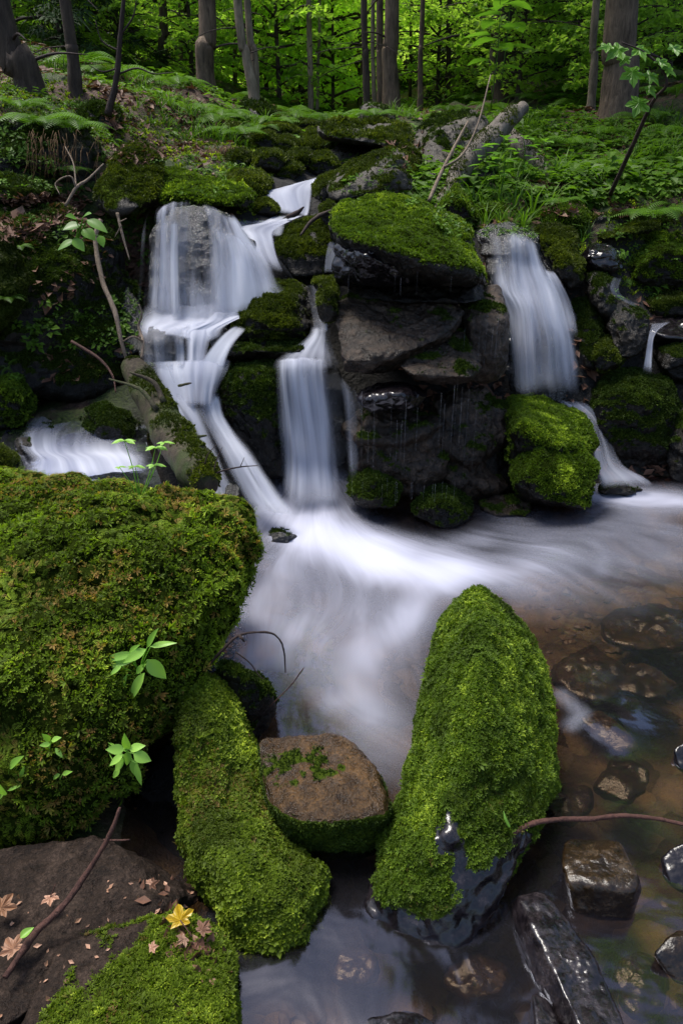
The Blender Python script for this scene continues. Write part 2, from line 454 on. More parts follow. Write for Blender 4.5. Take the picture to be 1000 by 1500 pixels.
# right
g(D(720, 330, 4.5), D(800, 480, 4.05), D(760, 330, 4.7), D(800, 310, 4.7), D(900, 300, 4.9), D(1000, 300, 4.9), D(900, 420, 4.35), D(980, 440, 4.4), D(900, 520, 4.1), D(980, 560, 4.0), D(820, 600, 3.8), D(950, 640, 3.9), D(1100, 500, 4.0), D(1150, 650, 3.6), D(1250, 500, 3.6), D(760, 620, 3.85))
g(D(800, 240, 6), D(900, 230, 6.2), D(1000, 220, 6.2), D(700, 230, 6.5), D(900, 170, 8), D(1000, 150, 8), D(800, 180, 9), D(700, 170, 9.5), D(640, 165, 12), D(900, 120, 12), D(1100, 80, 12))
g(D(250, 90, 14), D(100, 70, 12), D(700, 140, 16), D(440, 170, 22), D(600, 160, 20), D(440, 140, 40), D(100, 20, 30), D(900, 60, 30), D(500, 100, 60), D(-200, -100, 60), D(1200, -100, 60), (-12, 0, 4), (-12, -8, 4), (14, 2, 3), (12, -8, 2), (0, -10, -0.8), (-40, 10, 16), (40, 10, 14), (-40, -12, 14), (40, -12, 12))
GP = np.array(gp)
def _phi(r): return r
nG = len(GP)
_d = np.linalg.norm(GP[:, None, :2] - GP[None, :, :2], axis=2)
_A = np.zeros((nG + 3, nG + 3)); _A[:nG, :nG] = _phi(_d) - np.eye(nG) * 0.015
_A[:nG, nG] = 1; _A[:nG, nG + 1:] = GP[:, :2]; _A[nG:, :nG] = _A[:nG, nG:].T
_w = np.linalg.solve(_A, np.concatenate([GP[:, 2], [0, 0, 0]]))
def ground_z(x, y, detail=True):
    x = np.atleast_1d(np.asarray(x, float)).ravel(); y = np.atleast_1d(np.asarray(y, float)).ravel()
    r = np.zeros(len(x))
    for s in range(0, len(x), 20000):
        xx, yy = x[s:s + 20000], y[s:s + 20000]
        d = np.sqrt((xx[:, None] - GP[None, :, 0]) ** 2 + (yy[:, None] - GP[None, :, 1]) ** 2)
        r[s:s + 20000] = _phi(d) @ _w[:nG] + _w[nG] + _w[nG + 1] * xx + _w[nG + 2] * yy
    if detail:
        p = np.stack([x, y, np.zeros_like(x)], 1)
        dist = np.hypot(x, y)
        lift = sstep(-0.1, 0.25, r)
        r = r + lift * (0.07 * fbm(p * 2.3, 4, 3) + 0.02 * fbm(p * 11, 3, 5)) + (1 - lift) * 0.03 * fbm(p * 5, 3, 8)
        r = r + sstep(6, 20, dist) * 0.5 * fbm(p * 0.35, 3, 6)
    return r

def axis(a, b, st, far, k=1.12):
    c = list(np.arange(a, b, st))
    s = st; v = c[-1]
    while v < far: s *= k; v += s; c.append(v)
    return np.array(c)
yy = axis(0.3, 6.5, 0.035, 75, 1.06)
yb = axis(-0.3, 0.2, 0.1, 12, 1.3)
yy = np.concatenate([(-yb)[::-1], yy])
xr = axis(0, 3.6, 0.035, 45, 1.09)
xx = np.concatenate([(-xr[1:])[::-1], xr])
GX, GY = np.meshgrid(xx, yy)
gz = ground_z(GX, GY)
nx, ny = len(xx), len(yy)
def gridfaces(nx, ny):
    i = np.arange(ny - 1)[:, None] * nx + np.arange(nx - 1)[None, :]
    i = i.ravel()
    return np.stack([i, i + 1, i + nx + 1, i + nx], 1)
_fx, _fy = GX.ravel(), GY.ravel()
_n = fbm(np.stack([_fx, _fy, gz], 1) * 2.0, 3, 77)
_m = sstep(-1.25, -0.8, _fx + 0.25 * _n) * (1 - sstep(1.9, 2.5, _fx + 0.25 * _n)) * sstep(2.4, 2.9, _fy) * (1 - sstep(4.4, 4.9, _fy - 0.35 * np.abs(_fx + 0.3) * 0 + 0.25 * _n))
_m2 = sstep(-0.75, -0.5, _fx) * (1 - sstep(0.0, 0.25, _fx)) * sstep(4.2, 4.6, _fy) * (1 - sstep(5.8, 6.5, _fy))
go = mk('ground', np.stack([_fx, _fy, gz], 1), gridfaces(nx, ny), M['ground'], None, True, {'wetrock': np.clip(_m + _m2, 0, 1)})
tag(go, kind='structure')

from mathutils.bvhtree import BVHTree
_gv = np.stack([GX.ravel(), GY.ravel(), gz], 1)
GB = BVHTree.FromPolygons(_gv.tolist(), gridfaces(nx, ny).tolist())
def gnd(px, py, d0=3.0, d1=70.0):
    """point where the pixel ray meets the ground beyond depth d0"""
    r = ray(px, py); p = CAM + r * (d0 / r[1])
    h = GB.ray_cast(Vector(p), Vector(r).normalized())
    if h[0] is None or h[0][1] > d1: return None
    return np.array(h[0])

# ------------------------------------------------------------------ tufts
def tri_sample(V, Fc, prob, n, r=rng):
    a = V[Fc[:, 1]] - V[Fc[:, 0]]; b = V[Fc[:, 2]] - V[Fc[:, 0]]
    N = np.cross(a, b); A = np.linalg.norm(N, axis=1); N = N / (A[:, None] + 1e-12)
    w = A * prob
    if w.sum() <= 0: return None
    k = r.choice(len(Fc), n, p=w / w.sum())
    u, v = r.random(n), r.random(n)
    s = u + v > 1; u[s] = 1 - u[s]; v[s] = 1 - v[s]
    P = V[Fc[k, 0]] + a[k] * u[:, None] + b[k] * v[:, None]
    return P, N[k], k

def basis(N, r=rng, up=None, jitter=0.0):
    N = N + jitter * r.normal(size=N.shape)
    if up is not None: N = N + np.asarray(up)
    N /= np.linalg.norm(N, axis=1)[:, None] + 1e-9
    a = r.normal(size=N.shape)
    T = np.cross(N, a); T /= np.linalg.norm(T, axis=1)[:, None] + 1e-9
    return T, np.cross(N, T), N

def scatter(tv, tq, tt, ttip, P, basisTBN, S, tint):
    """replicate a template at every P; returns V, faces(list), tint"""
    T, B, N = basisTBN
    k = len(tv); n = len(P)
    V = P[:, None, :] + S[:, None, None] * (tv[None, :, 0, None] * T[:, None, :] + tv[None, :, 1, None] * B[:, None, :] + tv[None, :, 2, None] * N[:, None, :])
    off = (np.arange(n) * k)[:, None, None]
    fs = []
    if tq is not None and len(tq): fs.append((np.asarray(tq)[None] + off).reshape(-1, 4))
    if tt is not None and len(tt): fs.append((np.asarray(tt)[None] + off).reshape(-1, 3))
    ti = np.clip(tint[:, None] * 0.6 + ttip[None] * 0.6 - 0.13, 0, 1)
    return V.reshape(-1, 3), fs, ti.ravel()

def tpl_fuzz(nb, seed, L=1.0, w=0.16, spread=0.9, lean=0.6):
    r = np.random.default_rng(seed)
    V = []; T = []; tip = []
    for i in range(nb):
        a = r.random() * 6.283; b = r.random() * spread
        d = np.array([math.cos(a) * b, math.sin(a) * b, lean + r.random() * 0.5]); d /= np.linalg.norm(d)
        s = np.cross(d, r.normal(size=3)); s /= np.linalg.norm(s)
        o = np.array([math.cos(a) * 0.15, math.sin(a) * 0.15, -0.1])
        l = L * (0.6 + 0.6 * r.random())
        k = len(V)
        V += [o - s * w * 0.4, o + s * w * 0.4, o + d * l * 0.6 + s * w, o + d * l * 0.6 - s * w, o + d * l + np.array([0, 0, -0.12 * l])]
        T += [(k, k + 1, k + 2), (k, k + 2, k + 3), (k + 3, k + 2, k + 4)]
        tip += [0.0, 0.0, 0.7, 0.7, 1.0]
    return np.array(V), None, np.array(T), np.array(tip)

def tpl_frond(np_, seed, droop=0.5):
    """feathery moss frond: a bent stem with leaflets on both sides"""
    r = np.random.default_rng(seed)
    V = []; T = []; tip = []
    n = np_
    def c(t): return np.array([t, 0.0, 0.55 * t - droop * t * t])
    for i in range(n):
        t = 0.12 + 0.88 * i / n
        p = c(t); q = c(min(1.05, t + 0.09))
        ln = 0.34 * (1 - t) ** 0.7 + 0.06
        for sgn in (-1, 1):
            e = p + np.array([ln * 0.55, sgn * ln, 0.03 - 0.18 * ln + 0.05 * r.random()])
            k = len(V)
            mid = (p + e) / 2 + np.array([0.045, 0, 0])
            V += [p, mid, e, (p + e) / 2 - np.array([0.02, 0, 0])]
            T += [(k, k + 1, k + 3), (k + 3, k + 1, k + 2)]
            tip += [0.2 + 0.3 * t, 0.5 + 0.3 * t, 0.9, 0.6]
    k = len(V)
    V += [c(0) + [0, 0.02, 0], c(0) - [0, 0.02, 0], c(1.1)]
    T += [(k, k + 1, k + 2)]; tip += [0, 0, 1]
    V = np.array(V); V[:, 0] -= 0.35
    return V, None, np.array(T), np.array(tip)

def tpl_rosette(nl, seed, wid=0.34, lay=1):
    r = np.random.default_rng(seed)
    V = []; T = []; tip = []
    for i in range(nl):
        a = i / nl * 6.283 * lay + r.random() * 0.5
        el = 0.25 + 0.5 * (i / nl) + r.random() * 0.2
        d = np.array([math.cos(a) * math.cos(el), math.sin(a) * math.cos(el), math.sin(el)])
        s = np.array([-math.sin(a), math.cos(a), 0]) * wid
        o = np.array([0, 0, 0.35 * i / nl])
        L = 0.75 + 0.4 * r.random()
        k = len(V)
        V += [o, o + d * L * 0.55 + s * 0.8, o + d * L + np.array([0, 0, -0.15]), o + d * L * 0.55 - s * 0.8]
        T += [(k, k + 1, k + 2), (k, k + 2, k + 3)]
        tip += [0.1, 0.7, 1.0, 0.7]
    return np.array(V), None, np.array(T), np.array(tip)

def tufts(name, V, Fc, prob, n, kinds, size, parent, mat, up=(0, 0, 0.3), jitter=0.35, dry=0.0, seed=0, zones=None):
    """scatter several template kinds over a surface as ONE mesh"""
    r = np.random.default_rng(seed + 100)
    s = tri_sample(V, Fc, prob, n, r)
    if s is None: return None
    P, N, k = s
    fac = vn(P * 7 + 3, seed) + 0.4 * vn(P * 2.5, seed + 3); fac2 = vn(P * 31, seed + 1)
    allV = []; allF = []; allT = []; allD = []; off = 0
    which = r.integers(0, len(kinds), n)
    gap = vn(P * 14, seed + 11) + 0.6 * vn(P * 33, seed + 12)
    patch = fbm(P * 3.5, 3, seed + 15)
    if zones:
        which = np.where(patch > 0.12, r.integers(0, zones, n), r.integers(zones, len(kinds), n))
    for j, tp in enumerate(kinds):
        m = which == j
        if not m.any(): continue
        S = size * np.exp(r.normal(0, 0.28, m.sum())) * (1 + 0.25 * fac[m]) * (1 - 0.35 * sstep(0.3, 0.8, gap[m])) * (0.62 if zones and j >= zones else 1)
        tint = np.clip(0.54 + 0.34 * fac[m] + 0.16 * np.sign(patch[m]) * (zones is not None) + 0.22 * fac2[m] - 0.3 * sstep(0.2, 0.8, gap[m]) + r.normal(0, 0.16, m.sum()), 0, 1.3)
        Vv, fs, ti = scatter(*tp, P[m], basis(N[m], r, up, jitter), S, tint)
        allV.append(Vv); allF += [f + off for f in fs]; allT.append(ti); off += len(Vv)
        dn = 0.7 * vn(P[m] * 13 + 40, seed + 7) + 0.6 * vn(P[m] * 4.5 + 11, seed + 8) + r.normal(0, 0.35, m.sum())
        allD.append(np.repeat((dn > 1.2 - dry * 1.6).astype(float) * 0.8 * r.random(m.sum()) if dry else np.zeros(m.sum()), len(tp[0])))
    F3 = [f for f in allF if f.shape[1] == 3]; F4 = [f for f in allF if f.shape[1] == 4]
    fl = ([np.concatenate(F3)] if F3 else []) + ([np.concatenate(F4)] if F4 else [])
    o = mk(name, np.concatenate(allV), fl, mat, parent, False, {'tint': np.concatenate(allT), 'dry': np.concatenate(allD)})
    o['kind'] = 'stuff'
    return o

FUZZ = [tpl_fuzz(4, 1), tpl_fuzz(4, 2), tpl_fuzz(5, 3, spread=1.3)]
STAR = [tpl_rosette(6, 4, 0.2), tpl_rosette(7, 5, 0.22), tpl_fuzz(5, 6, w=0.13)]
FROND = [tpl_frond(7, 7, 0.45), tpl_frond(8, 8, 0.6), tpl_frond(6, 9, 0.3)]
ROUND = [tpl_rosette(5, 10, 0.38), tpl_rosette(6, 11, 0.34), tpl_rosette(4, 12, 0.42)]
KIND = {'fuzz': FUZZ, 'star': STAR, 'frond': FROND, 'round': ROUND}

# ------------------------------------------------------------------ rocks
_ico = {}
def ico(sub):
    if sub not in _ico:
        bm = bmesh.new(); bmesh.ops.create_icosphere(bm, subdivisions=sub, radius=1)
        _ico[sub] = (np.array([v.co[:] for v in bm.verts]), np.array([[v.index for v in f.verts] for f in bm.faces]))
        bm.free()
    return _ico[sub]

def planes(P):
    bm = bmesh.new()
    for p in P: bm.verts.new(p)
    bmesh.ops.convex_hull(bm, input=bm.verts[:])
    bm.normal_update()
    c = np.mean(P, axis=0)
    N = []; Dd = []
    for f in bm.faces:
        if f.calc_area() < 1e-9: continue
        n = np.array(f.normal[:]); d = float(np.dot(n, np.array(f.verts[0].co[:]) - c))
        if d < 0: n, d = -n, -d
        N.append(n); Dd.append(float(np.dot(n, np.array(f.verts[0].co[:]))))
    bm.free()
    return np.array(N), np.array(Dd)

def vnormals(V, Fc):
    fn = np.cross(V[Fc[:, 1]] - V[Fc[:, 0]], V[Fc[:, 2]] - V[Fc[:, 0]])
    N = np.zeros_like(V)
    for i in range(3): np.add.at(N, Fc[:, i], fn)
    return N / (np.linalg.norm(N, axis=1)[:, None] + 1e-12)

def auto(outline, d, th, s=0.62, t=0.12, sag=0.0):
    """solid from an outline at depth d: front ring, full ring, back ring"""
    O = np.array(outline, float)
    c = O.mean(0); h = O[:, 1].max() - O[:, 1].min()
    P = []
    for p in O:
        q = c + (p - c) * s; q = q + [0, t * h]
        P.append(D(q[0], min(q[1], O[:, 1].max()), d))
        P.append(D(p[0], p[1], d + th * 0.45))
        q = c + (p - c) * 0.8
        P.append(D(q[0], q[1], d + th))
    return P

ROCKI = [0]; ROCKD = []
def rock(label, hulls, sub=6, p=24, amp=0.055, freq=3.5, strata=0.03, mat='rock', moss=0.5, mn=6000, ms=0.010, mkind='fuzz', mmat='moss_dark', mside=0.08, name='rock', mfun=None, dry=0.0, cat='rock', grow=1.03, group=None, jit=0.35, up=(0, 0, 0.3), kinds=None, sz=18, center=None, dirz=None, facets=16, lump=0.006, lfreq=11, zones=None):
    ROCKI[0] += 1; seed = ROCKI[0]
    if not isinstance(hulls[0], list): hulls = [hulls]
    hulls = [np.array(h) for h in hulls]
    U, Fc = ico(sub)
    if center is None: center = np.mean([h.mean(0) for h in hulls], axis=0)
    allp = np.concatenate(hulls)
    ext = (allp.max(0) - allp.min(0)) / 2; size = float(ext.mean()) * 2
    Dr = U * (ext * 0.6 + size * 0.2); Dr = Dr / np.linalg.norm(Dr, axis=1)[:, None]
    R = None
    for h in hulls:
        N, Dd = planes(h)
        if facets:
            rr_ = np.random.default_rng(seed * 7 + 1)
            n_ = rr_.normal(size=(facets, 3)); n_ /= np.linalg.norm(n_, axis=1)[:, None]
            sup = (h @ n_.T).max(0); ce = n_ @ center
            N = np.vstack([N, n_]); Dd = np.concatenate([Dd, ce + (sup - ce) * rr_.uniform(0.8, 0.97, facets)])
        dist = Dd - N @ center
        dist = np.maximum(dist, size * 0.02)
        q = np.maximum(Dr @ N.T, 0) / dist[None]
        mx = q.max(1)
        r = 1 / (mx * (((q / mx[:, None]) ** p).sum(1)) ** (1 / p))
        R = r if R is None else np.maximum(R, r)
    V = center + Dr * (R * grow)[:, None]
    Nn = vnormals(V, Fc)
    # low frequency warping, ledges and small roughness
    lo = fbm(V * (freq / size), 4, seed, 0.5)
    rid = 1 - np.abs(fbm(V * (freq * 1.9 / size) + 9, 3, seed + 31))
    off = amp * size * (lo * 0.7 + (rid - 0.7) * 0.45)
    zz = V[:, 2] + 0.25 * V[:, 0] * (1 if seed % 2 else -1) + 0.06 * fbm(V * (2 / size), 2, seed + 5)
    st = vn(np.stack([zz * sz, np.full_like(zz, seed * 3.1), V[:, 0] * 0.8], 1), seed + 9)
    off = off + strata * size * np.tanh(st * 3) * (1 - np.abs(Nn[:, 2])) 
    off = off + 0.008 * min(1, size / 0.6) ** 1.5 * fbm(V * 30, 3, seed + 12)
    V = V + Nn * off[:, None]
    Nn = vnormals(V, Fc)
    # moss cover
    nz = Nn[:, 2]
    mm = (sstep(-0.15, 0.75, nz) * 0.9 + mside) * 1.0 + 0.35 * fbm(V * (5 / max(size, .3)), 3, seed + 20) + (moss - 0.5) * 1.6 - 0.15
    mossv = sstep(0.3, 0.62, mm)
    if moss <= 0: mossv = mossv * 0
    if mfun is not None: mossv = np.clip(mfun(V, Nn, mossv), 0, 1)
    ROCKD.append((V, Fc, Nn)); c0 = V.mean(0); base = np.array([c0[0], c0[1], V[:, 2].min()])
    if mossv.max() > 0.3 and lump:
        bl = 1 - np.abs(vn(V * lfreq + 5, seed + 40)) * 1.3 + 0.4 * (1 - np.abs(vn(V * lfreq * 2.3, seed + 41)) * 1.3)
        V = V + Nn * (mossv * lump * bl)[:, None]
        Nn = vnormals(V, Fc)
    o = mk(name, V - base, Fc, M[mat], None, True, {'moss': mossv})
    o.location = base
    tag(o, label, cat, group)
    if mn and mossv.max() > 0.3:
        fp = mossv[Fc].mean(1) ** 1.5
        fnn = Nn[Fc].mean(1)
        toc = CAM - V[Fc].mean(1); toc /= np.linalg.norm(toc, axis=1)[:, None]
        fp = fp * ((fnn * toc).sum(1) > -0.35)
        fp = fp * (V[Fc][:, :, 2].mean(1) > -0.01)
        frac = (fp * np.linalg.norm(np.cross(V[Fc[:, 1]] - V[Fc[:, 0]], V[Fc[:, 2]] - V[Fc[:, 0]]), axis=1)).sum() / 2
        n = int(min(mn, frac / (ms * ms * 0.25)))
        if n > 50:
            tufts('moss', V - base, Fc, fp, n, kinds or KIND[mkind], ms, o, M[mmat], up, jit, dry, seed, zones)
    return o
# ================================================================== ROCKS
def H(*pts):
    """hull points: (px,py,d) at depth d, or (px,py,None,z) at height z"""
    return [D(*p) if len(p) == 3 else Z(p[0], p[1], p[3]) for p in pts]

# ---- foreground
bigb = rock('huge boulder on the left thickly covered in bright feathery moss',
     [H((-330, 712, 2.5), (160, 706, 2.3), (290, 722, 2.2), (358, 752, 2.05), (366, 776, 1.95), (335, 880, 1.74), (300, 940, 1.62),
       (-330, 790, 1.9), (60, 765, 1.85), (240, 790, 1.75), (-300, 1060, 1.25), (30, 1020, 1.3), (220, 1010, 1.42), (240, 1050, 1.5),
       (-300, 1250, 1.16), (0, 1268, 1.16), (120, 1250, 1.2), (172, 1190, 1.3), (220, 1100, 1.45), (310, 940, 2.0), (-300, 1100, 2.4), (150, 980, 2.4), (350, 800, 2.3))],
     sub=7, p=22, amp=0.035, freq=4, strata=0.0, mat='rock', moss=1.1, mn=80000, ms=0.019, mkind='frond', mmat='moss_bright', mside=0.75, dry=0.55, lump=0.048, lfreq=8, facets=0, name='mossy_boulder', cat='boulder', grow=0.955, zones=4, jit=0.3, up=(0, -0.05, 0.15),
     kinds=FROND + [FROND[1], STAR[0], FUZZ[2], FROND[0]])
rock('low mossy arm of rock running from the big boulder down to the water',
     [H((262, 985, 1.62), (300, 975, 1.66), (340, 1000, 1.66), (372, 1090, 1.5), (388, 1175, 1.38), (262, 1060, 1.42), (240, 1130, 1.36), (262, 1240, 1.2), (345, 1190, 1.28), (305, 1070, 1.42), (290, 1290, 1.22), (400, 1260, 1.38), (330, 1300, 1.15), (300, 1200, 1.5), (360, 1100, 1.7)),
      H((320, 1180, 1.27), (388, 1172, 1.32), (440, 1232, 1.23), (468, 1275, 1.17), (484, 1345, 1.1), (478, 1395, 1.06), (425, 1445, 1.0), (352, 1475, 0.97), (330, 1400, 1.02), (310, 1300, 1.08), (285, 1230, 1.18), (400, 1320, 1.03), (450, 1430, 1.2), (330, 1490, 1.2), (400, 1250, 1.35)),
      H((262, 1110, 1.38), (375, 1085, 1.5), (395, 1160, 1.4), (432, 1240, 1.25), (440, 1300, 1.14), (300, 1330, 1.1), (268, 1220, 1.22), (320, 1150, 1.33), (350, 1250, 1.15), (330, 1200, 1.6))],
     sub=7, p=14, amp=0.05, strata=0, moss=0.95, mn=70000, ms=0.0075, mkind='round', mmat='moss', mside=0.55, dry=0.25, lump=0.01, grow=0.99, name='mossy_boulder', cat='boulder', center=D(352, 1215, 1.3), facets=0)
def cm(V, N, m):
    # bare wet patches on the near right flank and the toe
    p = D(640, 1200, 1.17); q = D(740, 1285, 1.12); t = D(655, 1385, 1.03)
    def seg(a, b, r):
        ab = b - a; s = np.clip(((V - a) @ ab) / (ab @ ab), 0, 1)
        return 1 - sstep(r * 0.7, r * 1.15, np.linalg.norm(V - (a + s[:, None] * ab), axis=1) + 0.02 * fbm(V * 30, 3, 4))
    bare = np.maximum(seg(p, D(700, 1300, 1.09), 0.038), seg(D(700, 1340, 1.06), D(780, 1265, 1.15), 0.07))
    bare = np.maximum(bare, seg(t, D(620, 1395, 1.02), 0.06))
    low = 1 - sstep(0.015, 0.05, V[:, 2] + 0.01 * fbm(V * 20, 2, 3))
    return np.clip(1.0 - np.maximum(bare, low), 0, 1)
rock('tall moss covered rock rising from the stream in the centre foreground',
     [H((700, 838, 1.95), (685, 845, 1.94), (718, 848, 1.93), (645, 895, 1.95), (775, 905, 1.9), (700, 870, 1.76), (698, 1000, 1.42), (640, 960, 1.7), (782, 980, 1.62),
        (806, 985, 1.75), (705, 1120, 1.26), (803, 1060, 1.6), (820, 1150, 1.42), (800, 1165, 1.3), (612, 1080, 1.5), (585, 1150, 1.38), (660, 1180, 1.2), (770, 1220, 1.22), (645, 930, 2.1), (770, 950, 2.1), (610, 1180, 1.5)),
      H((605, 1070, 1.5), (578, 1140, 1.38), (700, 1120, 1.27), (812, 1130, 1.4), (806, 1190, 1.28), (540, 1270, 1.18), (512, 1360, 1.08), (515, 1395, 1.05), (600, 1405, 1.01), (560, 1415, 1.02), (650, 1350, 1.05), (640, 1240, 1.13), (720, 1310, 1.09), (765, 1285, 1.12),
        (705, 1380, 1.03), (640, 1420, .99), (620, 1390, 1.2), (720, 1300, 1.25))],
     sub=7, p=24, amp=0.022, freq=4, strata=0, facets=0, lump=.007, mat='wetpurple', moss=1, mfun=cm, mn=75000, ms=0.0078, mkind='star', mmat='moss_deep', mside=0.8, dry=0.06, name='mossy_boulder', cat='boulder', center=D(690, 1160, 1.42), grow=0.985, kinds=STAR + [FUZZ[0]])
def brownm(V, N, m):
    a = Z(445, 1120, .18)
    d = np.linalg.norm((V - a) * np.array([0.55, 1, 1]), axis=1)
    pt = sstep(0.0, 0.25, fbm(V * 45, 3, 9)) * (1 - sstep(0.03, 0.09, d))
    front = sstep(0.35, 0.1, N[:, 2]) * (N[:, 1] < 0.2)
    return np.maximum(pt, front * 0.9)
def HZ(*pts): return [Z(*p) for p in pts]
rock('flat orange brown stone with a few moss flecks on top, wedged between the mossy rocks',
     HZ((378, 1080, .17), (400, 1073, .18), (500, 1074, .19), (545, 1112, .19), (571, 1185, .17), (405, 1190, .17), (384, 1130, .17), (412, 1203, .14), (555, 1205, .14), (470, 1205, .17),
       (568, 1225, .02), (545, 1262, -.06), (420, 1262, -.06), (395, 1230, -.05), (380, 1150, -.05), (560, 1150, -.05), (420, 1110, -.06), (520, 1105, -.06)),
     sub=7, p=18, amp=0.03, strata=0.004, mat='brown', moss=0.5, mfun=brownm, mn=4000, ms=0.006, name='flat_stone', cat='stone', facets=6, lump=0.004, up=(0, 0, -0.3))
rock('brown wet block with dark front face and shiny top edge near the slanted slab',
     HZ((826, 1232, .06), (850, 1226, .065), (905, 1232, .075), (938, 1290, .085), (930, 1308, .08), (870, 1288, .085), (826, 1288, .08), (822, 1250, .07), (832, 1340, -.01), (925, 1350, -.02), (880, 1350, -.02), (940, 1320, -.01), (840, 1260, -.08), (910, 1260, -.08)),
     sub=6, p=18, amp=0.025, strata=0.0, mat='wetbrown', moss=0, mn=0, name='stone', cat='stone', facets=9)
rock('long dark wet slab lying at a slant in the lower right of the stream',
     HZ((748, 1306, .05), (795, 1300, .055), (850, 1370, .055), (905, 1470, .055), (930, 1570, .05), (765, 1330, .06), (800, 1400, .065), (850, 1500, .065), (880, 1580, .06), (748, 1340, -.02), (775, 1430, -.02), (830, 1530, -.02), (920, 1560, -.05), (880, 1460, -.05), (820, 1370, -.05)),
     sub=6, p=16, amp=0.028, strata=0.006, mat='wetpurple', moss=0, mn=0, name='slab', cat='rock', facets=12)
rock('small dark pointed rock beside the lower end of the slanted slab',
     HZ((780, 1450, .035), (795, 1456, .03), (830, 1530, .04), (790, 1540, .04), (775, 1490, -.02), (810, 1560, -.02), (830, 1510, -.03)),
     sub=5, amp=0.02, mat='wetpurple', moss=0, mn=0, name='stone', cat='stone')
rock('dark rounded rock top breaking the water at the bottom edge',
     HZ((520, 1500, -.01), (565, 1484, .02), (615, 1484, .02), (655, 1510, 0), (580, 1530, .03), (600, 1560, -.04), (590, 1480, -.05)),
     sub=5, amp=0.02, mat='wetpurple', moss=0, mn=0, name='stone', cat='stone')
rock('dark wet stone with rusty side cut by the right edge, lowest of those there',
     HZ((952, 1390, .03), (990, 1362, .05), (1060, 1370, .05), (1070, 1450, .0), (985, 1440, -.01), (965, 1420, -.01), (1020, 1450, -.01), (1000, 1370, -.06)),
     sub=5, amp=0.03, mat='wetbrown', moss=0, mn=0, name='stone', cat='stone')
rock('glistening purple wet rock at the right edge beside the brown block',
     HZ((962, 1255, .02), (1000, 1232, .05), (1070, 1240, .06), (1080, 1320, .0), (995, 1310, -.01), (968, 1285, -.01), (1010, 1260, -.06)),
     sub=5, amp=0.03, mat='wetpurple', moss=0, mn=0, name='stone', cat='stone')
rock('small glittering black stone at the right edge above the red twig',
     HZ((984, 1098, .03), (1005, 1083, .05), (1050, 1085, .06), (1050, 1130, .0), (1000, 1135, -.01), (984, 1115, -.01), (1010, 1100, -.06)),
     sub=5, amp=0.03, mat='wetpurple', moss=0, mn=0, name='stone', cat='stone')
rock('flat olive stone with water bulging over it beside the tall mossy rock',
     HZ((843, 1052, .012), (880, 1040, .015), (920, 1070, .012), (942, 1100, 0.0), (890, 1100, -.02), (850, 1068, -.02), (900, 1110, -.03), (890, 1060, -.1)),
     sub=5, amp=0.02, mat='wetbrown', moss=0, mn=0, name='stone', cat='stone')
for lab, pts in (
    ('olive slab under shallow water near the right flank of the tall mossy rock', ((800, 960), (860, 945), (915, 1000), (895, 1022), (830, 1010))),
    ('sunken tan slab in the clear pool at the right', ((880, 900), (960, 885), (1040, 930), (1000, 960), (900, 940))),
    ('sunken brown stone between the olive slab and the flat olive stone', ((900, 985), (960, 975), (985, 1010), (930, 1030))),
    ('sunken reddish stone at the right, above the red twig', ((870, 1120), (930, 1110), (960, 1160), (900, 1180))),
    ('sunken dark stone below the red twig near the tall mossy rock', ((790, 1160), (850, 1150), (870, 1190), (810, 1215))),
    ('sunken brown stone near the bottom, left of the slanted slab', ((640, 1410), (720, 1400), (740, 1450), (660, 1470))),
    ('sunken grey stone at the bottom between mossy arm and tall mossy rock', ((480, 1400), (540, 1390), (560, 1440), (500, 1450))),
    ('sunken rounded stone in the lower right corner', ((900, 1400), (960, 1410), (980, 1480), (910, 1490)))):
    pc = np.mean(pts, 0); rq = np.random.default_rng(int(pc[0]))
    pts = [pc + np.array([math.cos(t_), math.sin(t_)]) * rq.uniform(.8, 1.15) * np.array([np.ptp([p[0] for p in pts]) / 2, np.ptp([p[1] for p in pts]) / 2]) for t_ in np.arange(0, 6.28, .7)]
    q = [Z(x, y, -.045) for x, y in pts] + [Z(x, y, -.13) for x, y in pts] + [Z(*pc, -.03)]
    rock(lab, q, sub=5, amp=0.07, p=20, facets=9, mat='wetbrown', moss=0, mn=0, name='stone', cat='stone')
rock('black mossy rock behind the curved twig between boulder and brown stone',
     HZ((325, 965, .3), (365, 985, .28), (402, 1035, .12), (398, 1065, .0), (350, 1060, .1), (310, 1000, .2), (360, 1090, 0), (330, 1080, -.05), (400, 1020, -.05)),
     sub=6, amp=0.05, moss=0.5, mn=5000, ms=0.009, name='rock')
rock('brown earthy slab in the bottom left corner under the long twig',
     HZ((-80, 1255, .12), (170, 1225, .14), (300, 1300, .05), (250, 1345, .12), (60, 1460, .13), (-80, 1560, .13), (-80, 1540, 0), (240, 1360, 0), (60, 1500, 0), (310, 1310, -.02), (-80, 1300, 0), (160, 1250, 0)),
     sub=7, p=22, amp=0.03, strata=0.0, mat='earth', moss=0.0, mn=0, name='flat_stone', cat='stone', facets=8)
rock('flat ledge carpeted in dull green moss at the bottom left of the picture',
     HZ((100, 1375, .14), (230, 1345, .15), (305, 1350, .16), (335, 1400, .16), (338, 1580, .17), (0, 1600, .17), (20, 1470, .15), (335, 1600, -.05), (0, 1600, -.05), (340, 1400, -.05), (100, 1400, -.05), (310, 1360, -.05)),
     sub=7, p=24, amp=0.02, strata=0, mat='earth', moss=0.95, mn=26000, ms=0.0075, mkind='star', mmat='moss', mside=0.4, dry=0.35, name='mossy_ledge', cat='rock', facets=6,
     mfun=lambda V, N, m: m * sstep(-0.35, 0.15, fbm(V * 9, 3, 5) + 2.5 * (V[:, 0] - V[:, 1] * 0.2 + 0.62)))
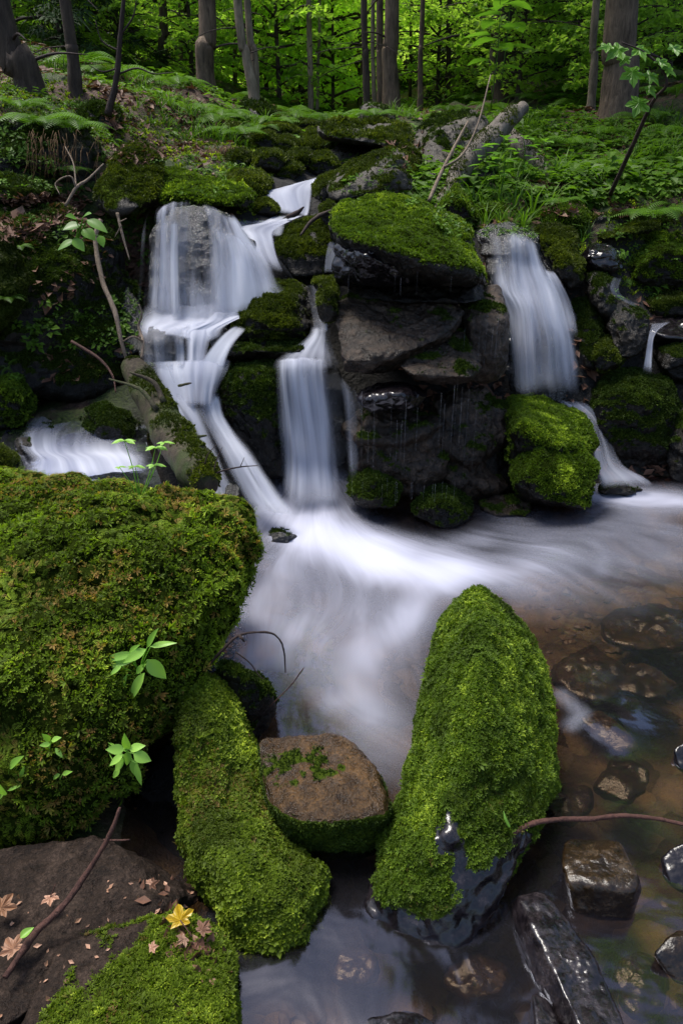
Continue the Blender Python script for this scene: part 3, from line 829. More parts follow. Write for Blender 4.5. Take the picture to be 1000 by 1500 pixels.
rock('dark rock wall in the gap between big boulder and mossy arm',
     H((150, 1190, 1.5), (260, 1060, 1.6), (300, 1180, 1.4), (300, 1340, 1.22), (210, 1320, 1.22), (140, 1260, 1.32), (280, 1280, 1.6), (160, 1240, 1.6)),
     sub=5, amp=0.03, mat='rock', moss=0.0, mn=0)

# ---- left small stream
rock('round bright mossy rock at the left edge above the small stream', auto([(-40, 560), (0, 545), (35, 550), (55, 580), (50, 610), (20, 640), (-40, 640)], 3.3, 0.4), moss=0.83, mmat='moss_deep', mn=7000, ms=0.011)
rock('low mossy rock at the left edge just behind the big boulder', auto([(-40, 660), (0, 650), (28, 665), (32, 695), (0, 710), (-40, 710)], 2.85, 0.3), sub=5, moss=0.78, mmat='moss_mid', mn=4000, ms=0.0095)
rock('small dark wet stone in the small left stream', auto([(20, 640), (45, 640), (72, 670), (50, 680), (20, 670)], 3.05, 0.2), sub=5, moss=0.28, mn=1000, ms=0.0095)
rock('dark mossy stone between the small left stream and the fallen log', auto([(125, 600), (155, 588), (190, 605), (205, 650), (190, 675), (140, 650), (126, 625)], 3.15, 0.35), sub=5, moss=0.58, mn=4000, ms=0.010)

# ---- left bank
rock('big dark earthy bank face left of the falls, speckled with moss',
     [H((-60, 300, 4.0), (60, 300, 4.05), (160, 330, 4.1), (205, 400, 4.05), (215, 470, 3.95), (200, 560, 3.75), (120, 585, 3.6), (-60, 590, 3.4), (-60, 430, 3.5), (100, 470, 3.6), (170, 480, 3.8), (60, 360, 3.8), (150, 360, 3.95), (200, 500, 4.3), (-60, 500, 4.3), (150, 340, 4.5))],
     sub=7, p=22, amp=0.06, freq=4, strata=0.012, moss=0.43, mn=26000, ms=0.011, mside=0.15, name='bank', cat='rock face', dry=0.3)
rock('bright mossy mound at the left edge with grassy tufts', auto([(-60, 330), (0, 322), (28, 360), (44, 410), (30, 460), (-10, 500), (-60, 500)], 3.3, 0.4), moss=1.0, mmat='moss_mid', mn=9000, ms=0.013, mkind='frond')
rock('dark overhanging rock under the upper left fern bank', [H((-80, 175, 4.7), (50, 165, 4.7), (120, 190, 4.8), (160, 215, 4.9), (165, 270, 4.75), (120, 290, 4.5), (0, 290, 4.35), (-80, 280, 4.3), (-80, 240, 4.3), (60, 230, 4.4), (120, 230, 4.6), (100, 250, 5.4), (-80, 220, 5.4))], p=22, amp=0.08, moss=0.23, mn=9000, ms=0.014, mside=0.15)
rock('dark mossy shelf below the overhang at the left', [H((-80, 250, 4.3), (40, 262, 4.3), (100, 285, 4.25), (60, 300, 4.1), (-80, 300, 4.0), (20, 280, 4.0), (60, 280, 4.6), (-80, 270, 4.6))], sub=5, moss=0.68, mn=5000, ms=0.012)
rock('tall mossy rock with a pale scar left of the left fall', [H((178, 222, 4.7), (205, 212, 4.7), (228, 225, 4.65), (240, 262, 4.5), (235, 290, 4.35), (190, 312, 4.15), (155, 300, 4.15), (148, 280, 4.25), (170, 250, 4.4), (220, 300, 4.8), (160, 300, 4.8))], p=22, moss=0.68, mn=9000, ms=0.012, mmat='moss_mid', mside=0.15, mat='pale', mfun=lambda V, N, m: m * (1 - (1 - sstep(0.05, 0.09, np.linalg.norm(V - D(190, 300, 4.15), axis=1) + .02 * fbm(V * 20, 2, 1)))), grow=1.16)
rock('long sloping mossy rock behind the lip of the left fall', [H((232, 245, 4.9), (275, 252, 4.85), (330, 262, 4.7), (368, 285, 4.45), (365, 305, 4.35), (330, 300, 4.25), (280, 285, 4.3), (232, 290, 4.4), (225, 270, 4.6), (340, 300, 4.8), (240, 280, 5.1))], p=22, moss=0.73, mn=9000, ms=0.012, mmat='moss_deep', mside=0.15, grow=1.16)
rock('mossy hump of rock left of the upper cascade', auto([(322, 265), (345, 250), (385, 256), (402, 275), (385, 296), (350, 298), (325, 285)], 4.75, 0.5, t=0.2), sub=5, moss=0.78, mmat='moss_mid', mn=4500, ms=0.012, grow=1.16)
rock('small mossy rock far up beside the upper cascade', auto([(385, 250), (420, 240), (445, 250), (440, 268), (400, 268)], 5.3, 0.4), sub=5, moss=0.68, mn=2500, ms=0.014, mmat='moss_mid')
rock('grassy undercut earth mound high on the left slope', auto([(285, 205), (300, 180), (345, 185), (372, 215), (372, 250), (330, 258), (290, 245)], 5.9, 0.8), sub=5, amp=0.09, moss=0.48, mn=5000, ms=0.024, mmat='moss_mid')
rock('root covered mound at the foot of the forked tree', auto([(350, 165), (370, 140), (400, 160), (416, 185), (415, 215), (380, 225), (352, 205)], 7.6, 1.2), sub=5, amp=0.08, moss=0.38, mn=4000, ms=0.03)
rock('dark mossy clod on the left slope beside the sapling', auto([(108, 165), (140, 148), (172, 160), (182, 190), (150, 200), (110, 190)], 5.2, 0.6), sub=5, amp=0.08, moss=0.48, mn=3500, ms=0.02)
rock('narrow wet rock at the left foot of the left fall', [H((165, 425, 4.0), (190, 415, 4.0), (212, 450, 3.95), (212, 520, 3.75), (170, 530, 3.7), (160, 470, 3.85), (190, 500, 4.2))], sub=5, mat='fallrock', moss=0.15, mn=800, ms=0.0095)

# ---- falls rocks
rock('round dark rock the left fall pours over', [H((222, 320, 4.1), (240, 296, 4.1), (275, 286, 4.1), (320, 294, 4.15), (350, 318, 4.15), (385, 360, 4.1), (415, 410, 3.95), (420, 450, 3.85), (330, 480, 3.75), (225, 475, 3.8), (220, 400, 3.9), (275, 330, 3.95), (320, 340, 3.98), (280, 420, 3.82), (250, 350, 3.92), (370, 420, 3.86), (300, 350, 4.6), (240, 450, 4.4), (400, 450, 4.3))],
     p=12, amp=0.045, mat='fallrock', moss=0.00, mn=0)
rock('flat wet ledge under the thin upper sheet of the cascade', [H((340, 326, 4.5), (360, 318, 4.55), (420, 318, 4.5), (430, 345, 4.4), (380, 350, 4.3), (345, 345, 4.35), (390, 340, 4.8))], sub=5, mat='fallrock', moss=0.00, mn=0)
rock('small pyramid shaped mossy rock with a stick behind it beside the upper cascade', auto([(362, 318), (372, 300), (388, 290), (402, 298), (412, 314), (400, 320)], 4.5, 0.25), sub=5, moss=0.68, mn=2500, ms=0.011, mmat='moss_mid')
rock('brown mossy topped rock right of the upper cascade', [H((398, 345, 4.3), (425, 322, 4.45), (465, 315, 4.45), (488, 335, 4.3), (488, 400, 4.1), (430, 405, 4.05), (405, 375, 4.1), (430, 355, 4.15), (475, 350, 4.15), (450, 400, 4.5))], sub=6, moss=0.43, mn=5000, ms=0.010, mmat='moss_mid')
rock('mossy sided rock right of the highest white water', auto([(455, 275), (470, 258), (490, 250), (505, 275), (500, 310), (470, 312), (456, 295)], 4.8, 0.4), sub=5, moss=0.73, mn=3500, ms=0.011, mmat='moss_mid')
rock('tiny bright mossy knob beside the great mossy slab', auto([(468, 302), (482, 294), (490, 305), (490, 345), (470, 340)], 4.3, 0.25), sub=5, moss=0.68, mn=1500, ms=0.0095, mmat='moss_mid')
rock('big domed mossy rock between the left cascade and the centre fall', [H((330, 440, 3.85), (355, 415, 3.95), (400, 407, 3.98), (455, 410, 3.95), (472, 440, 3.85), (478, 480, 3.75), (465, 495, 3.65), (335, 500, 3.6), (328, 470, 3.7), (370, 440, 3.68), (440, 440, 3.7), (400, 490, 3.5), (400, 490, 4.2), (460, 480, 4.2))],
     p=12, amp=0.035, moss=0.73, mn=11000, ms=0.010, mside=0.15, mmat='moss_mid', mfun=lambda V, N, m: m * (1 - sstep(-0.03, 0.03, V[:, 0] - (D(440, 430, 3.75)[0]) - 0.9 * (1.02 - V[:, 2]) * 0 + 0.03 * fbm(V * 12, 2, 2))))
rock('mossy layer of rock under the domed rock', [H((335, 500, 3.75), (420, 497, 3.7), (480, 500, 3.7), (470, 525, 3.6), (330, 525, 3.6), (340, 515, 3.5), (440, 515, 3.5), (400, 515, 4.1))], sub=5, moss=0.38, mn=3000, ms=0.0095)
rock('dark mossy block left of the centre fall', [H((318, 555, 3.65), (340, 525, 3.75), (410, 520, 3.7), (425, 545, 3.6), (420, 700, 3.4), (400, 712, 3.33), (335, 660, 3.4), (325, 600, 3.5), (350, 545, 3.45), (405, 550, 3.42), (385, 640, 3.3), (345, 590, 3.36), (400, 650, 3.9), (340, 600, 4.0))], p=22, amp=0.035, strata=0.012, moss=0.48, mn=9000, ms=0.010, mside=0.15)
rock('small mossy tooth of rock standing in the left cascade', auto([(285, 555), (293, 545), (302, 552), (305, 590), (290, 598), (284, 580)], 3.5, 0.15), sub=5, moss=0.48, mn=1200, ms=0.0095)
rock('round rock veiled by thin water at the foot of the left fall', [H((205, 478, 3.7), (230, 468, 3.75), (262, 474, 3.72), (275, 500, 3.62), (268, 530, 3.5), (205, 528, 3.5), (200, 500, 3.6), (235, 490, 3.5), (240, 520, 3.9))], sub=5, mat='fallrock', moss=0.05, mn=500, amp=0.02)
rock('small round veiled rock touching the domed mossy rock', [H((303, 475, 3.75), (318, 464, 3.78), (335, 470, 3.75), (335, 500, 3.6), (310, 510, 3.55), (300, 495, 3.6), (320, 500, 3.85)) ], sub=5, mat='fallrock', moss=0.05, mn=0, amp=0.02)
rock('short dark rock with water dripping down it below the domed rock', auto([(318, 505), (332, 500), (356, 503), (358, 522), (322, 526)], 3.55, 0.2), sub=5, mat='fallrock', moss=0.15, mn=500)
rock('narrow mossy block between centre fall and the great slab', [H((462, 410, 3.75), (470, 402, 3.8), (492, 402, 3.8), (496, 420, 3.6), (494, 468, 3.5), (470, 474, 3.55), (463, 450, 3.6), (480, 425, 3.5), (480, 460, 3.9))], sub=5, moss=0.68, mn=2500, ms=0.0095, mmat='moss_mid')
rock('wet rock ledge the centre fall leaves from', [H((400, 545, 3.6), (410, 528, 3.7), (490, 520, 3.75), (502, 545, 3.55), (510, 700, 3.45), (410, 705, 3.42), (405, 600, 3.5), (450, 540, 3.55), (455, 650, 3.9))], sub=5, mat='fallrock', moss=0.05, mn=0, amp=0.02)
rock('submerged round rock with foam running over it below the centre fall', [H((385, 790, 3.0), (398, 778, 3.05), (425, 778, 3.05), (440, 790, 2.95), (430, 800, 2.9), (385, 800, 2.9), (410, 780, 2.9), (410, 800, 3.2))], sub=5, mat='fallrock', moss=0.2, mn=800, ms=0.01)
rock('small rounded stone at the foot of the left cascade beside the log', [H((330, 712, 3.05), (345, 706, 3.08), (352, 722, 2.98), (345, 735, 2.93), (328, 732, 2.95), (340, 730, 3.15))], sub=5, mat='fallrock', moss=0.18, mn=300, ms=0.01)

# ---- central stack
rock('great mossy topped slab crowning the middle of the falls',
     [H((490, 300, 4.25), (520, 283, 4.35), (590, 280, 4.4), (640, 292, 4.35), (690, 340, 4.05), (708, 375, 3.75), (712, 405, 3.6), (680, 402, 3.35), (600, 385, 3.25), (560, 362, 3.32), (495, 345, 3.5), (488, 330, 3.7),
        (690, 418, 3.6), (640, 408, 3.4), (580, 400, 3.35), (500, 372, 3.55), (600, 420, 4.2), (500, 380, 4.2), (700, 420, 4.1))],
     sub=7, p=24, amp=0.045, strata=0.008, moss=0.63, mn=24000, ms=0.0095, mmat='moss_deep', mside=0.0, name='mossy_slab', mfun=lambda V, N, m: m * sstep(0.35, 0.6, N[:, 2] + 0.15 * fbm(V * 8, 3, 3)))
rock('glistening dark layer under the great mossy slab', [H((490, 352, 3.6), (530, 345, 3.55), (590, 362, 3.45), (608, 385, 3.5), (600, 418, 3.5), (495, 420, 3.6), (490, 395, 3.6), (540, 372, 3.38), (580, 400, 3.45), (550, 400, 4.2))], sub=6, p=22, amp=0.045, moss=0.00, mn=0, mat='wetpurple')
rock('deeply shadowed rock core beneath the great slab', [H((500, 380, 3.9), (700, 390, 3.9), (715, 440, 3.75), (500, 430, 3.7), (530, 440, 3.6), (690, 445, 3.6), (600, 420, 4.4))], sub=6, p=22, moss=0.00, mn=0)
rock('broad grey brown slab jutting from the middle of the stack',
     [H((492, 425, 3.75), (560, 420, 3.8), (660, 430, 3.75), (678, 455, 3.6), (672, 478, 3.45), (620, 505, 3.3), (560, 530, 3.2), (505, 520, 3.25), (495, 480, 3.4), (500, 545, 3.3), (560, 552, 3.28), (640, 510, 3.4), (600, 520, 4.0), (670, 490, 4.0))],
     sub=7, p=26, amp=0.028, strata=0.012, mat='slab', moss=0.10, mn=2500, ms=0.009, name='slab')
rock('lower right lobe of the broad grey brown slab', [H((600, 520, 3.5), (640, 490, 3.55), (680, 482, 3.6), (700, 510, 3.5), (705, 535, 3.35), (690, 552, 3.2), (600, 548, 3.18), (580, 535, 3.25), (620, 562, 3.28), (690, 560, 3.35), (650, 540, 3.9))], sub=6, p=22, amp=0.045, strata=0.012, mat='slab', moss=0.20, mn=2000, ms=0.009, name='slab')
rock('lens shaped glossy dark rock under the broad slab', [H((524, 570, 3.35), (560, 558, 3.4), (610, 560, 3.4), (628, 580, 3.3), (605, 600, 3.2), (545, 602, 3.2), (526, 585, 3.25), (580, 575, 3.12), (580, 600, 3.7))], sub=6, p=22, amp=0.045, mat='wetpurple', moss=0, mn=0)
rock('dark dripping column of rock below the lens shaped rock', [H((515, 600, 3.45), (640, 595, 3.45), (650, 700, 3.35), (630, 735, 3.3), (520, 700, 3.4), (530, 620, 3.28), (620, 620, 3.28), (600, 700, 3.22), (540, 680, 3.25), (580, 680, 4.0))], sub=6, p=22, amp=0.08, strata=0.07, sz=14, mat='slab', moss=0.18, mn=3000, ms=0.0095)
rock('shadowed dripping rock wall right of the dark column', [H((630, 560, 3.6), (705, 560, 3.65), (740, 600, 3.6), (735, 720, 3.45), (640, 730, 3.4), (640, 600, 3.4), (710, 640, 3.4), (690, 700, 3.3), (700, 650, 4.1))], sub=6, p=22, amp=0.09, strata=0.07, sz=12, mat='slab', moss=0.23, mn=4000, ms=0.0095)
rock('square dark block with thin drips, left of the right fall', [H((668, 440, 3.85), (690, 422, 3.9), (730, 420, 3.85), (744, 460, 3.7), (742, 565, 3.55), (690, 570, 3.5), (672, 460, 3.65), (690, 470, 3.5), (735, 480, 3.5), (730, 550, 3.45), (710, 500, 4.2))], sub=6, p=22, amp=0.035, strata=0.015, mat='slab', moss=0.18, mn=3000, ms=0.0095)
rock('mossy stone at the bottom left of the central stack', [H((513, 700, 3.35), (530, 682, 3.4), (575, 690, 3.35), (587, 715, 3.25), (580, 745, 3.12), (530, 745, 3.14), (512, 725, 3.22), (550, 705, 3.1), (550, 720, 3.6))], sub=6, moss=0.63, mn=5000, ms=0.0095)
rock('low mossy stone at the water line under the central stack', [H((600, 735, 3.3), (630, 712, 3.35), (670, 715, 3.3), (694, 735, 3.25), (690, 765, 3.08), (640, 776, 3.03), (602, 760, 3.1), (645, 730, 3.08), (640, 740, 3.5))], sub=6, moss=0.48, mn=4000, ms=0.0095)
rock('brown low stone left of the mossy double block', [H((705, 735, 3.35), (730, 722, 3.4), (775, 728, 3.35), (778, 755, 3.15), (720, 757, 3.15), (705, 748, 3.2), (740, 740, 3.6))], sub=5, mat='slab', moss=0.23, mn=1500, ms=0.0095)

# ---- right fall
rock('rounded wet rock at the lip of the right fall', [H((695, 340, 4.35), (715, 327, 4.45), (760, 327, 4.45), (785, 345, 4.35), (800, 400, 4.2), (835, 440, 4.1), (720, 440, 4.0), (715, 390, 4.05), (730, 350, 4.1), (770, 360, 4.1), (750, 420, 4.6))], p=22, amp=0.035, mat='fallrock', moss=0.00, mn=0)
rock('lower wet rock face behind the right fall', [H((730, 430, 4.1), (830, 430, 4.15), (850, 500, 4.05), (855, 580, 3.95), (745, 580, 3.9), (740, 480, 3.95), (790, 480, 3.98), (800, 550, 4.5))], p=22, amp=0.045, mat='fallrock', moss=0.00, mn=0)
rock('round rock under the foot of the right fall', [H((780, 500, 3.95), (800, 485, 4.0), (825, 495, 3.97), (840, 550, 3.85), (835, 590, 3.78), (780, 590, 3.78), (775, 540, 3.85), (805, 520, 3.82), (810, 560, 4.2))], sub=5, amp=0.035, mat='fallrock', moss=0.00, mn=0)
rock('mossy rock bordering the right fall on its right', [H((780, 330, 4.5), (805, 322, 4.5), (835, 335, 4.4), (855, 390, 4.2), (850, 425, 4.1), (835, 430, 4.05), (805, 385, 4.15), (785, 350, 4.3), (830, 380, 4.08), (830, 400, 4.6))], moss=0.63, mn=6000, ms=0.010, mmat='moss_mid')
rock('mossy dark rock wedge halfway down right of the right fall', [H((835, 440, 4.2), (860, 425, 4.2), (880, 460, 4.1), (890, 540, 3.95), (860, 545, 3.9), (838, 500, 4.0), (865, 480, 3.98), (870, 500, 4.5))], sub=5, moss=0.48, mn=3000, ms=0.010)
rock('rounded glossy dark brown rock right of the right fall', auto([(847, 372), (862, 358), (895, 358), (914, 372), (915, 395), (890, 405), (860, 400)], 4.2, 0.35), sub=6, moss=0.05, mn=500, mat='wetpurple')
rock('dark ridge of rock with a small rivulet below the glossy brown rock', [H((858, 400, 4.25), (880, 393, 4.25), (895, 410, 4.2), (905, 440, 4.1), (890, 470, 4.0), (860, 440, 4.1), (880, 430, 4.02), (880, 440, 4.5))], sub=5, moss=0.28, mn=1500, ms=0.0095)
rock('mossy step of rock above the right hand dark cube', [H((880, 440, 4.15), (905, 430, 4.2), (945, 455, 4.1), (952, 490, 4.0), (945, 525, 3.9), (905, 530, 3.88), (885, 480, 3.98), (915, 470, 3.92), (940, 500, 3.88), (920, 500, 4.5))], sub=6, p=20, moss=0.23, mn=3000, ms=0.0095)
rock('small bright mossy rock in the hollow right of the right fall', auto([(860, 510), (875, 490), (900, 492), (912, 530), (890, 548), (865, 545)], 3.85, 0.35), sub=5, moss=0.73, mn=3000, ms=0.010, mmat='moss_mid')
rock('flat wet shelf carrying the thin rivulet at the right edge', [H((945, 465, 4.3), (1060, 462, 4.35), (1060, 500, 4.0), (950, 490, 4.05), (960, 510, 4.1), (1060, 510, 4.1), (1000, 490, 4.6))], sub=5, p=20, mat='wetpurple', moss=0.05, mn=300, ms=0.0095)
rock('rounded mossy boulder under the thin rivulet at the right edge', auto([(955, 520), (970, 500), (1010, 495), (1060, 500), (1060, 560), (985, 562), (958, 545)], 3.9, 0.5), sub=6, moss=0.33, mn=4000, ms=0.0095)
rock('large round mossy boulder high at the right edge', auto([(905, 375), (925, 350), (965, 340), (1010, 345), (1060, 370), (1060, 430), (960, 430), (912, 410)], 4.4, 0.7, t=0.15), sub=7, moss=0.73, mn=14000, ms=0.010, mmat='moss_deep', mside=0.15)
rock('mossy base block under the large round boulder at the right edge', auto([(925, 435), (960, 425), (1060, 425), (1060, 470), (950, 468)], 4.3, 0.5), sub=5, moss=0.73, mn=4000, ms=0.010, mmat='moss_mid')
rock('broad dark mossy boulder to the right of the mossy double block',
     [H((862, 570, 3.95), (880, 548, 4.0), (940, 540, 4.05), (990, 560, 3.95), (1000, 600, 3.85), (985, 690, 3.72), (880, 690, 3.7), (865, 620, 3.75), (880, 580, 3.72), (940, 570, 3.7), (960, 640, 3.62), (900, 640, 3.62), (930, 620, 4.4))],
     sub=7, p=22, amp=0.045, moss=0.58, mn=15000, ms=0.0095, mside=0.15)
rock('dark boulder cut by the right edge at the water line', [H((968, 610, 3.85), (1000, 585, 3.95), (1070, 580, 3.95), (1080, 715, 3.6), (975, 708, 3.6), (970, 650, 3.7), (1010, 630, 3.6), (1020, 640, 4.2))], sub=6, p=22, moss=0.33, mn=5000, ms=0.0095)
def up8(V, N, m): return m * sstep(-0.5, 0.2, N[:, 2] + 0.4 * fbm(V * 6, 3, 3) + 0.25)
rock('upper mossy block with an overhanging lip standing in front of the right fall',
     [H((735, 600, 3.7), (745, 580, 3.8), (790, 583, 3.8), (850, 605, 3.62), (868, 628, 3.5), (877, 655, 3.4), (872, 664, 3.36), (830, 660, 3.25), (780, 650, 3.22), (765, 625, 3.25), (762, 597, 3.5), (738, 700, 3.5), (770, 730, 3.42), (830, 675, 3.5), (800, 640, 4.0))],
     sub=7, p=34, amp=0.022, strata=0.01, moss=0.63, mn=14000, ms=0.0095, mside=0.15, mmat='moss_deep', mfun=up8, name='mossy_boulder', cat='boulder', lump=.006, facets=8)
rock('lower mossy block jutting over the pool beneath the lip of the upper mossy block',
     [H((750, 668, 3.38), (790, 660, 3.22), (852, 655, 3.3), (877, 675, 3.28), (874, 700, 3.2), (864, 742, 3.12), (850, 744, 3.1), (785, 728, 3.1), (750, 715, 3.25), (782, 690, 3.12), (800, 700, 3.8), (850, 690, 3.65), (760, 740, 3.5))],
     sub=7, p=34, amp=0.022, strata=0.01, moss=0.63, mn=12000, ms=0.0095, mside=0.15, mmat='moss_deep', mfun=up8, name='mossy_boulder', cat='boulder', lump=.006, facets=8)
rock('dark stone tucked behind the left side of the mossy double block', [H((690, 600, 3.85), (740, 590, 3.85), (750, 720, 3.5), (700, 735, 3.42), (690, 650, 3.6), (720, 650, 3.48), (720, 660, 4.1))], sub=5, moss=0.18, mn=2500, ms=0.0095)
rock('small stone at the foot of the right fall with foam over it', [H((872, 712, 3.55), (890, 708, 3.6), (920, 710, 3.55), (945, 717, 3.5), (920, 725, 3.4), (880, 725, 3.38), (900, 712, 3.38), (910, 720, 3.7))], sub=5, moss=0.28, mn=500, ms=0.0095)

# ---- behind the top
rock('upright wedge of brown mossy rock on top of the great slab', [H((485, 262, 4.9), (520, 238, 4.9), (558, 218, 4.9), (580, 215, 4.9), (592, 235, 4.8), (598, 275, 4.7), (560, 282, 4.45), (500, 292, 4.5), (484, 285, 4.6), (540, 250, 4.6), (575, 240, 4.65), (550, 270, 5.4))], p=26, mat='pale', moss=0.33, mn=6000, ms=0.012, mmat='moss_mid', mside=0.1, grow=1.16)
rock('flat overhanging slab with a fern growing under it', [H((474, 192, 6.0), (490, 178, 6.2), (560, 180, 6.2), (590, 190, 6.0), (592, 205, 5.8), (560, 212, 5.7), (478, 200, 5.8), (585, 218, 6.0), (500, 205, 6.6), (590, 215, 6.6))], p=26, strata=0.01, mat='pale', moss=0.38, mn=4000, ms=0.02, mmat='moss_mid', mside=0.0, grow=1.16)
rock('dark recess rock beneath the overhanging slab', [H((480, 200, 6.4), (590, 205, 6.3), (600, 260, 5.8), (480, 270, 5.8), (540, 240, 5.7), (540, 230, 7))], sub=5, moss=0.18, mn=1500, ms=0.02)
rock('block of rock standing on the overhanging slab', auto([(524, 178), (526, 158), (540, 150), (565, 158), (580, 172), (576, 182)], 6.3, 0.6), sub=5, p=24, mat='pale', moss=0.20, mn=1000, ms=0.02)
rock('mossy flank right of the overhanging slab', [H((585, 190, 6.0), (600, 195, 6.0), (612, 240, 5.6), (605, 270, 5.3), (585, 260, 5.4), (590, 220, 5.6), (600, 240, 6.2))], sub=5, moss=0.68, mn=2000, ms=0.014, mmat='moss_mid')
rock('dark angular outcrop under the leaning dead log', [H((600, 230, 6.3), (625, 180, 6.6), (655, 165, 6.7), (710, 172, 6.6), (720, 210, 6.3), (690, 250, 5.9), (640, 250, 5.8), (605, 255, 5.9), (650, 200, 6.1), (660, 230, 7))], p=24, strata=0.02, mat='pale', moss=0.23, mn=4000, ms=0.02, grow=1.16)
rock('dark hollow rock behind the leaning log', [H((620, 250, 5.6), (700, 240, 5.6), (750, 250, 5.5), (740, 300, 5.0), (640, 300, 4.9), (690, 270, 5.1), (690, 280, 6))], sub=5, moss=0.05, mn=500, ms=0.02)
rock('pointed bright mossy rock right of the great slab', auto([(642, 305), (658, 278), (668, 270), (680, 285), (700, 318), (695, 332), (660, 315)], 4.5, 0.35), sub=6, moss=0.83, mn=4000, ms=0.011, mmat='moss_deep')
rock('low bright mossy mound just behind the right lip', auto([(685, 320), (690, 300), (715, 292), (750, 296), (765, 312), (760, 328), (700, 328)], 4.7, 0.5), sub=6, moss=1.0, mn=6000, ms=0.012, mmat='moss_deep')
rock('domed bright mossy mound right of the right lip', auto([(785, 335), (785, 312), (805, 298), (840, 297), (862, 315), (872, 345), (855, 360), (820, 345)], 4.6, 0.5, t=0.1), sub=6, moss=1.0, mn=8000, ms=0.012, mmat='moss_deep')
rock('flat leaning mossy slab at the upper right', [H((872, 345, 4.7), (900, 325, 4.9), (940, 308, 5.0), (970, 318, 4.9), (965, 335, 4.6), (915, 345, 4.45), (880, 352, 4.5), (930, 345, 5.1))], sub=6, moss=0.58, mn=4000, ms=0.012, mmat='moss_mid')
rock('mossy shelf with dead leaves behind the right mounds', [H((750, 300, 5.1), (870, 290, 5.2), (1060, 290, 5.2), (1060, 330, 4.7), (880, 325, 4.8), (760, 320, 4.8), (900, 330, 5.5))], sub=6, amp=0.05, moss=0.43, mn=6000, ms=0.013, mmat='moss_mid')
rock('small grey stone among the leaves at the right edge', auto([(960, 285), (980, 275), (1040, 273), (1040, 290), (970, 292)], 5.6, 0.4), sub=5, mat='pale', moss=0.15, mn=300, ms=0.02)

for (x, y, w_, h_, d) in ((395, 236, 30, 17, 5.9), (440, 232, 22, 14, 6.3), (470, 240, 26, 18, 5.7), (415, 214, 30, 15, 7.0), (455, 214, 26, 13, 7.2), (385, 208, 26, 16, 6.8), (430, 248, 14, 8, 5.6), (478, 215, 20, 14, 6.9), (430, 198, 26, 10, 8.4), (462, 198, 20, 9, 8.6), (350, 232, 22, 13, 6.1), (370, 262, 20, 10, 5.1), (405, 190, 30, 10, 9.5), (445, 184, 26, 8, 10.5), (480, 190, 22, 10, 9.2)):
    gq = gnd(x, y + h_ * .8, 4.2); d = d if gq is None else gq[1] - .12
    rock('mossy rock in the dim stream bed far above the falls', auto([(x - w_, y + 4), (x - w_ * .6, y - h_ * .8), (x + w_ * .4, y - h_), (x + w_, y - 2), (x + w_ * .8, y + h_), (x - w_ * .7, y + h_)], d, .5), sub=5, moss=.7, mn=1500, ms=.016, mmat='moss_mid', group='mossy rocks in the stream bed above the falls')
